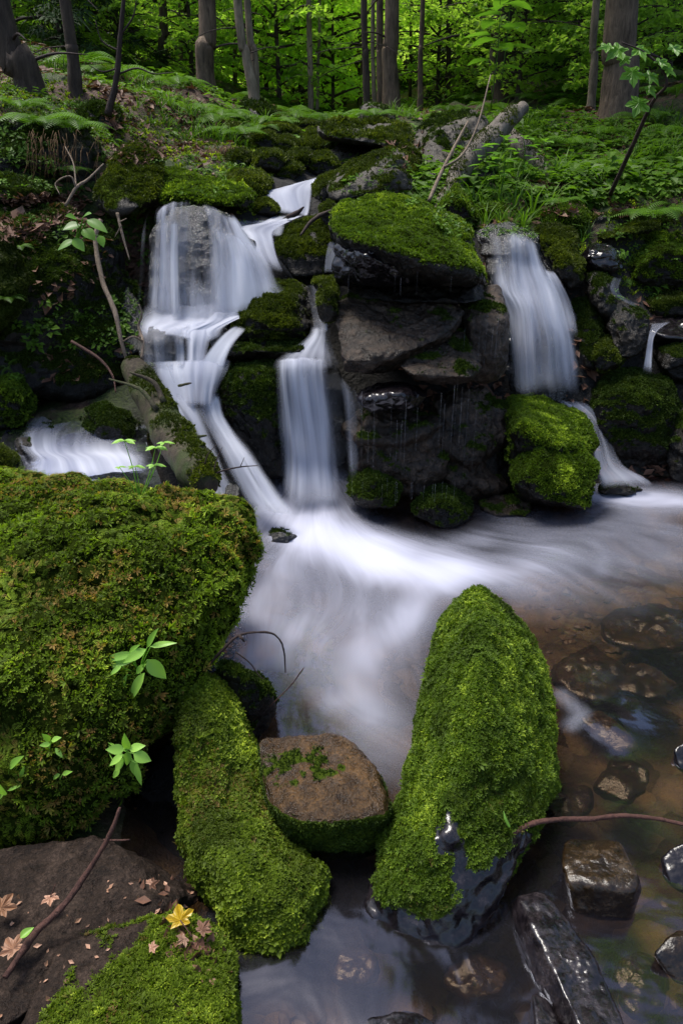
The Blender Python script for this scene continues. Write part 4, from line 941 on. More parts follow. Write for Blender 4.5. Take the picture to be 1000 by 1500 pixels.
# ================================================================== WATER
def sheets(name, label, cat, specs, group=None):
    Vs = []; Fs = []; fl = []; dn = []; cl = []; off = 0
    halo = []
    for (rows, nu, nv, edge, rip, sd) in specs:
        if nu < 40: continue
        hr = []
        for r in rows:
            mx = sum(p[0] for p in r) / len(r)
            hr.append([(mx + (p[0] - mx) * 1.16, p[1], p[2] + .02, p[3] * .42) for p in r])
        halo.append((hr, nu, nv, .5, rip, sd + 70))
    for (rows, nu, nv, edge, rip, sd) in specs + halo:
        R = []; Dn = []
        m = max(len(r) for r in rows)
        for r in rows:
            P = np.array([D(p[0], p[1], p[2]) for p in r]); dd = np.array([p[3] for p in r], float)
            t = np.linspace(0, 1, nu)
            C = catmull(P, nu) if len(P) > 2 else catmull(P, nu)
            R.append(C); Dn.append(np.interp(t, np.linspace(0, 1, len(dd)), dd))
        G = catmull(np.array(R), nv)                      # nv x nu x 3
        DD = catmull(np.array(Dn), nv)
        u = np.linspace(0, 1, nu)
        w = np.linalg.norm(np.diff(G, axis=1), axis=2).sum(1).mean()
        sv = np.concatenate([[0], np.cumsum(np.linalg.norm(np.diff(G[:, nu // 2], axis=0), axis=1))])
        su = np.broadcast_to(u * w, (nv, nu))
        svv = np.broadcast_to(sv[:, None], (nv, nu))
        q = np.stack([su.ravel() * 14 + sd, svv.ravel() * 1.3, np.full(nu * nv, sd * 1.7)], 1)
        k = (fbm(q, 3, sd) * rip).reshape(nv, nu)
        G = G.copy(); G[:, :, 1] -= k; G[:, :, 2] += 0.25 * k
        v = np.linspace(0, 1, nv)
        en = 0.5 * fbm(np.stack([svv.ravel() * 3, su.ravel() * 3, np.full(nu * nv, sd)], 1), 2, sd + 3).reshape(nv, nu)
        ed = sstep(0, edge, u[None] + en * edge * 0.6) * sstep(0, edge, 1 - u[None] + en * edge * 0.6)
        ln = 0.05 * vn(np.stack([su[0] * 22, np.full(nu, sd * 2.3), np.zeros(nu)], 1), sd + 8) + 0.06
        ev = sstep(0, 0.10, v[:, None] - np.clip(ln, 0, .12)[None] * (cat == 'waterfall')) * sstep(0, 0.2, 1 - v[:, None])
        DD = np.clip(DD, 0, 1.3) * ed * ev
        tz = np.gradient(G[:, nu // 2], axis=0); stp = np.abs(tz[:, 2]) / (np.linalg.norm(tz, axis=1) + 1e-9)
        ca = (1 - sstep(.55, .95, stp)); ca = np.convolve(np.pad(ca, 4, 'edge'), np.ones(9) / 9, 'valid')
        if cat == 'waterfall': ca = np.maximum(ca * .5, sstep(.72, 1.0, v))
        cl.append(np.repeat(ca, nu))
        Vs.append(G.reshape(-1, 3)); Fs.append(gridfaces(nu, nv) + off); off += nu * nv
        fl.append(np.stack([su.ravel() + sd * 3.7, svv.ravel(), np.zeros(nu * nv)], 1)); dn.append(DD.ravel())
    o = mk(name, np.concatenate(Vs), np.concatenate(Fs), M['fall'], None, True, {'flow': np.concatenate(fl), 'dens': np.concatenate(dn), 'calm': np.concatenate(cl)})
    return tag(o, label, cat, group)

main_rows = [
    [(228, 306, 4.02, .75), (255, 290, 4.04, .5), (285, 287, 4.05, .1), (318, 292, 4.05, .7), (352, 318, 4.05, .9)],
    [(222, 325, 3.96, .9), (252, 308, 3.93, .6), (285, 310, 3.92, .05), (328, 325, 3.93, .75), (375, 352, 3.97, 1)],
    [(219, 360, 3.9, 1), (250, 360, 3.86, .75), (288, 365, 3.84, .1), (340, 368, 3.84, .8), (400, 388, 3.9, 1)],
    [(217, 420, 3.84, 1), (250, 420, 3.79, .85), (288, 420, 3.76, .35), (345, 420, 3.76, 1), (418, 418, 3.84, 1)],
    [(211, 474, 3.78, 1), (250, 482, 3.71, 1), (290, 486, 3.68, 1), (350, 474, 3.69, 1.1), (432, 440, 3.78, 1)]]
sheets('waterfall', 'broad silky left waterfall fanning over a round dark rock', 'waterfall', [
    (main_rows, 90, 70, 0.14, 0.016, 1),
    ([[(p[0], p[1], p[2] - 0.03, p[3] * 0.6) for p in r] for r in main_rows[1:]], 90, 60, 0.08, 0.015, 2)])
sheets('cascade', 'highest little white cascade far up between mossy rocks', 'cascade', [
    ([[(458, 262, 5.3, .8), (474, 254, 5.3, .9)], [(405, 275, 5.0, .9), (460, 272, 5.0, 1)], [(384, 282, 4.85, 1), (425, 284, 4.8, 1.1), (458, 290, 4.8, .9)], [(392, 300, 4.7, .9), (430, 305, 4.65, 1.1), (454, 312, 4.65, .9)], [(395, 316, 4.55, .7), (450, 318, 4.55, .8)]], 40, 40, 0.1, 0.01, 3)])
sheets('cascade', 'thin white sheet of water between the top cascade and the left waterfall', 'cascade', [
    ([[(405, 314, 4.6, .5), (452, 314, 4.6, .9)], [(380, 326, 4.4, .7), (432, 322, 4.4, 1.1)], [(352, 332, 4.25, .7), (405, 338, 4.25, 1)], [(360, 345, 4.15, 1), (402, 352, 4.15, 1)], [(375, 375, 4.0, 1), (408, 380, 4.0, .8)], [(395, 405, 3.9, 1), (425, 410, 3.9, .7)]], 40, 50, 0.12, 0.01, 4),
    ([[(342, 322, 4.4, .4), (420, 320, 4.42, .4)], [(340, 335, 4.28, .45), (420, 334, 4.28, .6)], [(345, 348, 4.2, .4), (415, 348, 4.2, .5)]], 50, 20, 0.1, 0.006, 5)])
sheets('cascade', 'churning white water stepping down from the foot of the left waterfall to the log', 'cascade', [
    ([[(206, 440, 3.84, .3), (280, 440, 3.82, .4), (350, 432, 3.8, .4), (428, 408, 3.88, .3)], [(198, 464, 3.74, 1.1), (280, 470, 3.68, 1.25), (340, 462, 3.68, 1.2), (420, 436, 3.78, .9)], [(200, 480, 3.64, 1.1), (250, 482, 3.58, 1.2), (300, 486, 3.58, 1.2), (345, 472, 3.62, .7)], [(205, 498, 3.56, .4), (250, 495, 3.5, .5), (300, 505, 3.52, .9), (340, 490, 3.56, .3)]], 80, 40, .2, .012, 6),
    ([[(203, 478, 3.62, .5), (238, 472, 3.6, .4), (272, 480, 3.6, .6)], [(203, 500, 3.48, .5), (238, 494, 3.44, .35), (275, 500, 3.5, .6)], [(206, 520, 3.44, .6), (240, 520, 3.4, .45), (276, 520, 3.46, .7)], [(208, 545, 3.38, .7), (275, 545, 3.38, .8)]], 50, 40, .15, .006, 31),
    ([[(262, 470, 3.66, 1), (325, 466, 3.68, 1)], [(266, 490, 3.54, 1.1), (316, 490, 3.56, 1.1)], [(268, 520, 3.46, 1.1), (310, 520, 3.48, 1.1)], [(262, 545, 3.4, 1.2), (322, 545, 3.42, 1.2)], [(250, 570, 3.34, .8), (330, 570, 3.36, .8)]], 50, 50, .35, .02, 32),
    ([[(344, 474, 3.66, .6), (366, 480, 3.62, .5)], [(322, 492, 3.55, .9), (345, 505, 3.52, .8)], [(304, 515, 3.48, 1), (335, 525, 3.46, .9)], [(290, 540, 3.42, .9), (330, 548, 3.42, .8)]], 30, 30, .25, .01, 33),
    ([[(208, 528, 3.46, .8), (270, 526, 3.44, 1.1), (345, 522, 3.5, .9)], [(210, 545, 3.39, 1.1), (270, 546, 3.37, 1.25), (340, 545, 3.43, 1)], [(222, 568, 3.33, 1), (275, 574, 3.31, 1.1), (328, 572, 3.37, .8)], [(240, 600, 3.26, .7), (280, 602, 3.25, .9), (322, 600, 3.32, .6)]], 70, 40, .25, .02, 34),
    ([[(224, 562, 3.34, .8), (285, 580, 3.3, .8)], [(245, 595, 3.26, 1), (300, 608, 3.25, .9)], [(268, 635, 3.2, 1), (318, 645, 3.18, .8)], [(290, 680, 3.12, .9), (335, 690, 3.08, .7)], [(305, 725, 3.02, .8), (355, 735, 3.0, .7)], [(320, 765, 2.92, .3), (375, 770, 2.92, .3)]], 50, 70, .35, .02, 35),
    ([[(282, 575, 3.32, .5), (328, 572, 3.38, .8)], [(290, 605, 3.25, .9), (332, 605, 3.33, .9)], [(305, 635, 3.18, .9), (350, 635, 3.28, .9)], [(322, 670, 3.1, .8), (378, 668, 3.2, 1)], [(335, 705, 3.04, .8), (402, 702, 3.13, 1)], [(350, 740, 2.98, .9), (430, 738, 3.05, 1)], [(370, 775, 2.92, .4), (470, 770, 2.95, .5)]], 60, 70, .35, .025, 36)])
sheets('waterfall', 'straight pale centre waterfall dropping into the main pool', 'waterfall', [
    ([[(402, 524, 3.5, .5), (440, 520, 3.48, .8), (494, 524, 3.5, .8)], [(402, 533, 3.43, .6), (440, 529, 3.4, 1), (495, 533, 3.43, .9)], [(403, 560, 3.38, .6), (440, 558, 3.35, 1), (499, 560, 3.38, .95)],
      [(406, 630, 3.34, .8), (450, 630, 3.31, 1.05), (503, 630, 3.34, .9)], [(408, 690, 3.32, .9), (455, 692, 3.28, 1.1), (508, 690, 3.32, .8)], [(395, 760, 3.14, 1), (455, 770, 3.08, 1.1), (525, 760, 3.14, .7)]], 80, 90, 0.28, 0.016, 7),
    ([[(455, 470, 3.72, .6), (485, 470, 3.72, .6)], [(450, 490, 3.62, .9), (484, 492, 3.6, .8)], [(424, 512, 3.53, .8), (488, 512, 3.52, 1)], [(402, 530, 3.44, .6), (494, 530, 3.44, .7)], [(400, 550, 3.38, .4), (496, 550, 3.38, .4)]], 40, 30, 0.35, 0.01, 19),
    ([[(440, 408, 3.92, .25), (468, 408, 3.92, .35)], [(448, 430, 3.8, .2), (472, 430, 3.8, .3)], [(456, 470, 3.66, .25), (480, 470, 3.66, .5)], [(456, 490, 3.6, .5), (482, 490, 3.58, .7)]], 30, 30, 0.15, 0.006, 8),
    ([[(488, 535, 3.42, .2), (515, 560, 3.42, .2)], [(500, 580, 3.36, .3), (532, 590, 3.36, .25)], [(504, 650, 3.3, .35), (545, 650, 3.3, .15)], [(508, 715, 3.22, .4), (545, 715, 3.22, .15)]], 30, 40, 0.2, 0.01, 9)])
sheets('cascade', 'narrow white spout of water under the left end of the great slab', 'cascade', [
    ([[(482, 352, 4.05, .5), (490, 350, 4.05, .5)], [(476, 375, 4.0, .7), (492, 372, 4.0, .8)], [(472, 405, 3.95, .8), (494, 404, 3.95, .9)]], 14, 24, 0.15, 0.004, 10)])
rrows = [
    [(702, 332, 4.3, .15), (735, 328, 4.32, .25), (765, 330, 4.32, .4), (786, 345, 4.3, .5)],
    [(705, 350, 4.12, .1), (742, 350, 4.06, .3), (768, 350, 4.05, .95), (792, 370, 4.12, .8)],
    [(712, 390, 4.04, .2), (745, 390, 3.99, .5), (775, 392, 3.98, 1), (805, 395, 4.02, .75)],
    [(722, 420, 3.97, .8), (750, 424, 3.93, .85), (785, 420, 3.92, 1), (822, 420, 4.0, .7)],
    [(738, 460, 3.92, .9), (765, 455, 3.86, 1), (795, 455, 3.84, .85), (836, 460, 3.92, .7)],
    [(743, 510, 3.87, .8), (770, 510, 3.79, 1), (805, 500, 3.77, .45), (845, 510, 3.85, .85)],
    [(745, 560, 3.83, .8), (772, 560, 3.75, 1), (808, 550, 3.72, .4), (850, 560, 3.8, .95)],
    [(742, 590, 3.78, .6), (775, 590, 3.7, .9), (815, 588, 3.66, .8), (855, 600, 3.76, .9)]]
sheets('waterfall', 'tall right waterfall widening as it drops behind the mossy double block', 'waterfall', [
    (rrows, 80, 80, 0.2, 0.018, 11), ([[(p[0], p[1], p[2] - 0.03, p[3] * 0.45) for p in r] for r in rrows[1:]], 80, 60, 0.1, 0.014, 12),
    ([[(790, 385, 4.12, .7), (806, 388, 4.12, .6)], [(800, 410, 4.05, .8), (825, 415, 4.05, .6)], [(812, 450, 4.0, .7), (842, 450, 4.0, .5)], [(825, 500, 3.9, .7), (855, 505, 3.9, .4)]], 24, 30, 0.2, 0.01, 14)])
sheets('cascade', 'veil of water sliding down the right side of the mossy double block', 'cascade', [
    ([[(800, 580, 3.78, .8), (858, 585, 3.78, .8)], [(850, 610, 3.72, .8), (880, 612, 3.74, .5)], [(865, 640, 3.62, .6), (895, 645, 3.66, .3)], [(868, 680, 3.5, .7), (915, 680, 3.55, .5)], [(872, 700, 3.42, .8), (950, 700, 3.48, .7)], [(870, 722, 3.3, .6), (985, 722, 3.36, .3)]], 40, 50, 0.16, 0.01, 15)])
sheets('cascade', 'thin rivulet falling between two boulders near the right edge', 'cascade', [
    ([[(950, 472, 4.1, .3), (990, 468, 4.3, .6)], [(948, 488, 3.98, .5), (962, 488, 4.0, .7)], [(944, 515, 3.9, .6), (956, 518, 3.92, .7)], [(938, 548, 3.82, .5), (956, 550, 3.84, .4)]], 14, 30, 0.2, 0.004, 16),
    ([[(895, 402, 4.1, .3), (912, 404, 4.1, .3)], [(892, 428, 4.05, .5), (910, 430, 4.05, .3)], [(935, 455, 4.05, .4), (950, 452, 4.1, .3)]], 14, 20, 0.2, 0.004, 17)])
sheets('cascade', 'small side stream curling round the left end behind the big boulder', 'cascade', [
    ([[(90, 580, 3.8, .7), (150, 575, 3.85, .8), (195, 566, 3.9, .6)], [(62, 598, 3.6, .5), (120, 596, 3.6, .35), (205, 590, 3.65, .35)], [(36, 615, 3.4, .6), (110, 615, 3.4, .3), (215, 612, 3.4, .3)], [(24, 636, 3.2, .9), (90, 634, 3.2, .5), (215, 640, 3.2, .3)],
      [(30, 655, 3.05, 1), (90, 660, 3.05, .8), (215, 656, 3.05, .6)], [(40, 675, 2.92, .7), (110, 672, 2.92, .9), (225, 670, 2.95, 1)], [(30, 695, 2.78, .8), (120, 694, 2.78, .9), (235, 692, 2.8, .9)], [(30, 712, 2.6, .4), (240, 712, 2.6, .4)]], 70, 60, 0.22, 0.03, 18),
    ])
# water body carrying the side stream (smooth grey water below the foam)
# dripping threads, one curtain
mb = MB()
r = np.random.default_rng(5)
for (x0, x1, ya, yb, d, n) in ((500, 700, 395, 435, 3.3, 6), (680, 742, 450, 560, 3.4, 9), (530, 700, 555, 700, 3.1, 13), (515, 590, 700, 745, 3.05, 6), (600, 690, 700, 740, 3.05, 8), (520, 620, 610, 690, 3.1, 7)):
    for i in range(n):
        x = r.uniform(x0, x1); y0 = r.uniform(ya, ya + 0.3 * (yb - ya)); y1 = r.uniform(ya + 0.6 * (yb - ya), yb)
        p = D(x, y0, d); q = D(x, y1, d); q[0] = p[0]
        w = r.uniform(0.0003, 0.0009)
        tube(mb, [p, q], [w, w * 0.6], 5, 3)
m, nt = newmat('drip'); b = NB(nt)
df = b.n('ShaderNodeBsdfDiffuse', ins={0: (0.4, 0.42, 0.5, 1)}); tp = b.n('ShaderNodeBsdfTransparent'); mx = b.n('ShaderNodeMixShader', ins={0: 0.09})
nt.links.new(tp.outputs[0], mx.inputs[1]); nt.links.new(df.outputs[0], mx.inputs[2]); b.out(mx.outputs[0])
o = mb.build('water_drips', m); tag(o, 'fine threads of water dripping from the ledges of the central rock stack', 'drips', kind='stuff')

# pool surface
px_ = np.arange(-1.6, 4.6, 0.02); py_ = np.arange(0.25, 4.1, 0.02)
X, Y = np.meshgrid(px_, py_)
P2 = np.stack([X.ravel(), Y.ravel()], 1)
foam = np.zeros(len(P2))
for pts, rad, inten in (
    ([(330, 740), (400, 758), (460, 785), (530, 810), (600, 832), (660, 835)], 0.14, 1.0),
    ([(470, 730), (480, 770), (560, 815)], 0.15, 0.8),
    ([(660, 832), (740, 838), (800, 815)], 0.15, 0.42),
    ([(440, 800), (400, 850), (370, 900), (375, 960)], 0.14, 0.42),
    ([(520, 830), (500, 890), (450, 930)], 0.14, 0.36),
    ([(640, 850), (600, 910), (530, 960)], 0.1, 0.3),
    ([(600, 900), (545, 960), (540, 1020), (560, 1100)], 0.11, 0.24),
    ([(420, 820), (470, 900), (520, 960), (560, 1000)], 0.26, 0.17),
    ([(600, 850), (560, 900)], 0.2, 0.12),
    ([(440, 965), (490, 990), (545, 1050)], 0.06, 0.2),
    ([(360, 960), (430, 985), (480, 1030)], 0.05, 0.3),
    ([(875, 722), (930, 728), (990, 732)], 0.13, 0.9),
    ([(760, 770), (850, 780), (940, 760)], 0.16, 0.28),
    ([(700, 850), (840, 850), (1000, 800)], 0.22, 0.2),
    ([(868, 795), (885, 815), (878, 842)], 0.03, 0.12),
    ([(820, 1020), (850, 1050), (835, 1065)], 0.025, 0.25),
    ([(700, 790), (640, 800), (560, 790)], 0.08, 0.3)):
    W = np.array([Z(p[0], p[1], 0)[:2] for p in pts])
    dmin = np.full(len(P2), 9.0)
    for a, b_ in zip(W[:-1], W[1:]):
        ab = b_ - a; t = np.clip(((P2 - a) @ ab) / (ab @ ab), 0, 1)
        dmin = np.minimum(dmin, np.linalg.norm(P2 - (a + t[:, None] * ab), axis=1))
    foam = foam + inten * np.exp(-(dmin / rad) ** 2)
foam = 1.15 * (1 - np.exp(-foam * 1.15))
src = Z(455, 730, 0)[:2] + np.array([0, 0.25])
rel = P2 - src; rr = np.linalg.norm(rel, axis=1); an = np.arctan2(rel[:, 0], -rel[:, 1])
p3 = np.stack([P2[:, 0], P2[:, 1], np.zeros(len(P2))], 1)
warp = 0.12 * fbm(p3 * 1.6, 2, 60)
flow = np.stack([(an + warp) * 1.2, rr * 1.0, np.zeros(len(P2))], 1)
zz = 0.13 * np.exp(-((P2[:, 0] - src[0]) / 0.42) ** 2 - ((P2[:, 1] - src[1]) / 0.3) ** 2)
pk = np.stack([an * 5, rr * 1.8, np.zeros(len(P2))], 1)
zz += (0.012 * fbm(pk, 3, 21)) * np.exp(-((rr - 0.5) / 0.9) ** 2) + 0.0035 * fbm(p3 * 4, 3, 22)
# swells over the sunken stones
for (sx, sy, hgt, rad) in ((895, 1068, 0.03, 0.09), (880, 1255, 0.012, 0.08), (850, 1010, 0.01, 0.1), (600, 1500, 0.01, 0.1)):
    c = Z(sx, sy, 0)[:2]; zz += hgt * np.exp(-(np.linalg.norm(P2 - c, axis=1) / rad) ** 2)
o = mk('water', np.stack([P2[:, 0], P2[:, 1], zz], 1), gridfaces(len(px_), len(py_)), M['pool'], None, True, {'flow': flow, 'dens': foam})
tag(o, kind='structure')
# side stream water body (behind the big boulder)
W = [[D(50, 590, 3.85), D(200, 560, 3.95)], [D(20, 612, 3.45), D(215, 605, 3.5)], [D(0, 640, 3.2), D(215, 640, 3.2)], [D(0, 680, 2.9), D(225, 670, 2.95)], [D(-10, 715, 2.5), D(240, 712, 2.5)]]
G = catmull(np.array([catmull(np.array(a), 50) for a in W]), 50)
G[:, :, 2] -= 0.02
Gf = G.reshape(-1, 3)
o = mk('water', Gf, gridfaces(50, 50), M['pool'], None, True, {'flow': np.stack([Gf[:, 0] * 2, Gf[:, 1], Gf[:, 2] * 0], 1), 'dens': np.full(len(Gf), 0.03)})
tag(o, kind='structure')
# ================================================================== VEGETATION
from mathutils.bvhtree import BVHTree
def bvh_of(i):
    V, Fc, N = ROCKD[i]
    return BVHTree.FromPolygons(V.tolist(), Fc.tolist())
BV = {}
def hit(px, py, idx=None, off=0.0):
    """first rock surface under the pixel (idx: rock number), moved off metres towards the camera"""
    if idx not in BV:
        if idx is None:
            Vs = []; Fs = []; o = 0
            for V, Fc, N in ROCKD: Vs.append(V); Fs.append(Fc + o); o += len(V)
            BV[idx] = BVHTree.FromPolygons(np.concatenate(Vs).tolist(), np.concatenate(Fs).tolist())
        else: BV[idx] = bvh_of(idx)
    r_ = ray(px, py)
    h = BV[idx].ray_cast(Vector(CAM), Vector(r_).normalized())
    if h[0] is None: return gnd(px, py, 0.5)
    return np.array(h[0]) - off * r_ / np.linalg.norm(r_)

def leaf(mb, b0, tip, width, up, fold=0.18, curl=0.15, n=7, kind='ovate', a=0.5):
    """a bent leaf blade from b0 to tip"""
    b0 = np.asarray(b0, float); tip = np.asarray(tip, float)
    ax = tip - b0; L = np.linalg.norm(ax); ax /= L
    up = np.asarray(up, float); s = np.cross(ax, up); s /= np.linalg.norm(s) + 1e-9; nn = np.cross(s, ax)
    t = np.linspace(0, 1, n)
    if kind == 'ovate': wd = np.sin(np.pi * np.clip(t, 0, 1) ** 0.72) ** 0.9
    elif kind == 'lance': wd = np.sin(np.pi * t ** 0.85)
    else: wd = np.sin(np.pi * t ** 0.6) ** 0.7
    wd[0] = 0.06; wd[-1] = 0.02
    V = []
    for ti, wi in zip(t, wd):
        c = b0 + ax * L * ti - nn * curl * L * (ti - 0.35) ** 2 + nn * curl * L * 0.12
        hw = width * wi / 2
        V += [c - s * hw + nn * fold * hw * 1.2, c - s * hw * 0.5 + nn * fold * hw * 0.5, c, c + s * hw * 0.5 + nn * fold * hw * 0.5, c + s * hw + nn * fold * hw * 1.2]
    Q = []
    for i in range(n - 1):
        for j in range(4): Q.append((i * 5 + j, i * 5 + j + 1, i * 5 + j + 6, i * 5 + j + 5))
    mb.add(V, Q, None, a)

def lobed(mb, c, ax, up, size, lobes=5, a=0.5, teeth=True, cup=0.12, seed=0):
    """maple-like lobed leaf around its centre"""
    r_ = np.random.default_rng(seed)
    ax = np.asarray(ax, float); ax /= np.linalg.norm(ax); up = np.asarray(up, float); s = np.cross(ax, up); s /= np.linalg.norm(s); nn = np.cross(s, ax)
    base = {5: [(0, 1.0), (62, .9), (118, .62)], 3: [(0, 1.0), (75, .85)]}[lobes]
    pts = []
    side = []
    last = None
    for an, ln in base:
        if last is not None: side.append(((last[0] + an) / 2, min(last[1], ln) * 0.58))
        if teeth and an:
            side.append((an - 23, ln * 0.64)); side.append((an - 12, ln * 0.8))
        side.append((an, ln))
        if teeth:
            side.append((an + 12, ln * 0.78)); side.append((an + 23, ln * 0.66))
        last = (an, ln)
    side = sorted([(a_, l_) for a_, l_ in side if a_ >= 0]); side.append((165, 0.28))
    full = [(-a_, l_) for a_, l_ in side[::-1] if a_ > 0] + side
    V = [np.asarray(c, float)]
    for a_, l_ in full:
        th = math.radians(a_); rr_ = size * l_ * (1 + r_.uniform(-.08, .08))
        p = np.asarray(c) + ax * rr_ * math.cos(th) + s * rr_ * math.sin(th) + nn * (cup * rr_ * (l_ - 0.5) * (1 if abs(math.sin(th * 2.9)) > .5 else -1) + r_.uniform(-.03, .03) * size)
        V.append(p)
    n = len(full)
    # subdivide towards centre so that the blade can wave
    Vm = [(V[0] * 0.5 + v * 0.5) - nn * 0.05 * size * ((i % 2)) for i, v in enumerate(V[1:])]
    VV = [V[0]] + Vm + V[1:]
    T = []; Q = []
    for i in range(n):
        j = (i + 1) % n
        T.append((0, 1 + i, 1 + j)); Q.append((1 + i, 1 + n + i, 1 + n + j, 1 + j))
    mb.add(VV, Q, T, a)

# ---------------- templates for scattered herbs
def tpl_herb(seed, nl=7, h=0.6, lw=0.34):
    r_ = np.random.default_rng(seed); V = []; T = []; tip = []
    for i in range(nl):
        a = i * 2.4 + r_.random(); hh = h * (0.3 + 0.7 * i / nl); el = r_.uniform(-0.3, 0.35)
        d = np.array([math.cos(a) * math.cos(el), math.sin(a) * math.cos(el), math.sin(el)]); s = np.array([-math.sin(a), math.cos(a), 0])
        L = r_.uniform(0.45, 0.75); o = np.array([0, 0, hh]) + d * 0.12; k = len(V)
        V += [o, o + d * L * .5 + s * L * lw + [0, 0, .04], o + d * L + [0, 0, -.1], o + d * L * .5 - s * L * lw + [0, 0, .04]]
        T += [(k, k + 1, k + 2), (k, k + 2, k + 3)]; tip += [.3, .6, .8, .6]
    return np.array(V), None, np.array(T), np.array(tip)
def tpl_grass(seed, nb=7):
    r_ = np.random.default_rng(seed); V = []; T = []; tip = []
    for i in range(nb):
        a = r_.random() * 6.28; b = r_.uniform(.2, .9); L = r_.uniform(.6, 1.1)
        d = np.array([math.cos(a) * b, math.sin(a) * b, 1.0]); s = np.array([-math.sin(a), math.cos(a), 0]) * .03
        m = d * .55 * L; e = d * L * np.array([1.3, 1.3, .8]); k = len(V)
        V += [-s, s, m + s * .8, m - s * .8, e]; T += [(k, k + 1, k + 2), (k, k + 2, k + 3), (k + 3, k + 2, k + 4)]; tip += [.1, .1, .5, .5, .9]
    return np.array(V), None, np.array(T), np.array(tip)
def tpl_fernlet(seed):
    r_ = np.random.default_rng(seed); V = []; T = []; tip = []
    for f in range(5):
        a = f * 1.256 + r_.random() * .5; ca, sa = math.cos(a), math.sin(a); n = 9
        for i in range(n):
            t = .15 + .85 * i / n; p = np.array([ca * t, sa * t, .75 * t - .65 * t * t]); w = .24 * (1 - t) ** .7 + .03
            for sg in (-1, 1):
                e = p + np.array([ca * .08 - sa * sg * w, sa * .08 + ca * sg * w, -.05]); k = len(V)
                V += [p, p + np.array([ca, sa, .3]) * .075, e]; T += [(k, k + 1, k + 2)]; tip += [.4, .6, .8]
    return np.array(V), None, np.array(T), np.array(tip)
HERB = [tpl_herb(1), tpl_herb(2, 9), tpl_herb(3, 6, .4)]
GRASS = [tpl_grass(4), tpl_grass(5)]
FERNL = [tpl_fernlet(6), tpl_fernlet(7)]
DEAD = []
for sd in range(3):
    r_ = np.random.default_rng(sd + 50)
    DEAD.append((np.array([[-1, 0, .0], [-.2, .5, .25 * r_.random()], [.9, .1, .2 * r_.random()], [-.1, -.5, .3 * r_.random()], [0, 0, 0]]), None, np.array([(0, 4, 1), (1, 4, 2), (2, 4, 3), (3, 4, 0)]), np.array([.2, .5, .6, .4, .3])))

def ground_scatter(name, label, n, box, kinds, size, mat, prob=None, seed=0, jit=.15, up=(0, 0, 1), lift=0, clump=0.0):
    r_ = np.random.default_rng(seed)
    x0, x1, y0, y1 = box
    y = y0 + (y1 - y0) * r_.random(n) ** 1.25; x = r_.uniform(x0, x1, n) * (1 if y1 < 12 else 1) * (0.35 + 0.65 * (y - y0) / (y1 - y0) if y1 > 12 else 1)
    z = ground_z(x, y)
    P = np.stack([x, y, z + lift], 1)
    keep = np.ones(n, bool)
    if prob is not None: keep = r_.random(n) < prob(P)
    # keep what can be seen around the frame
    rel = P - CAM; f = rel[:, 1] * cs - rel[:, 2] * sn
    u = rel[:, 0] / f * FPX; v = (rel[:, 1] * sn + rel[:, 2] * cs) / f * FPX
    keep &= (np.abs(u) < 640) & (v < 900)
    P = P[keep]; m_ = len(P)
    gx = ground_z(P[:, 0] + .04, P[:, 1], False) - ground_z(P[:, 0] - .04, P[:, 1], False); gy = ground_z(P[:, 0], P[:, 1] + .04, False) - ground_z(P[:, 0], P[:, 1] - .04, False)
    N = np.stack([-gx / .08, -gy / .08, np.ones(m_)], 1); N /= np.linalg.norm(N, axis=1)[:, None]
    fac = vn(P * 1.3 + 7, seed) ; which = r_.integers(0, len(kinds), m_)
    AV = []; AF = []; AT = []; off = 0
    for j, tp in enumerate(kinds):
        k = which == j
        S = size * np.exp(r_.normal(0, .3, k.sum())); ti = np.clip(.5 + .3 * fac[k] + r_.normal(0, .2, k.sum()), 0, 1.3)
        Vv, fs, tt = scatter(*tp, P[k], basis(N[k].copy(), r_, up, jit), S, ti)
        AV.append(Vv); AF += [q + off for q in fs]; AT.append(tt); off += len(Vv)
    o = mk(name, np.concatenate(AV), np.concatenate(AF), M[mat], None, False, {'tint': np.concatenate(AT)})
    tag(o, label, name.replace('_', ' '), kind='stuff')
    return o
def pv(P, sc, sd): return fbm(P * sc, 3, sd)
# low green cover on the slopes
ground_scatter('undergrowth', 'leafy green herbs covering the right slope and the forest floor', 30000, (-9, 11, 4.9, 22), HERB + FERNL[:1], .085, 'cover',
               lambda P: sstep(-.35, .25, pv(P, 1.1, 31) - .25 * (P[:, 0] < -.5) * (P[:, 1] < 9) + .55 * np.sign(P[:, 0] - .3) * (P[:, 1] < 6.6)) * (1 - (np.abs(P[:, 0] + .15) < .45) * (P[:, 1] < 6.4)), 1)
ground_scatter('undergrowth', 'tiny leafy sprouts among the moss above the waterfalls', 9000, (-3.6, 4.2, 4.4, 7.5), HERB + GRASS, .045, 'cover', lambda P: sstep(-.2, .4, pv(P, 2.5, 33)) * (np.abs(P[:, 0] + .15) > .4), 2)
ground_scatter('grass', 'thin grass blades on the left slope and banks', 5000, (-4.5, 4.5, 4.6, 8), GRASS, .11, 'cover', lambda P: sstep(.05, .5, pv(P, 1.7, 35)) * (np.abs(P[:, 0] + .15) > .5), 3, jit=.3)
ground_scatter('leaf_litter', 'brown dead leaves lying over the slopes', 34000, (-6, 5, 3.6, 10), DEAD, .032, 'litter', lambda P: sstep(-.25, .25, pv(P, 1.6, 36)) * (np.abs(P[:, 0] + .15) > .45), 4, jit=.5, lift=.01)
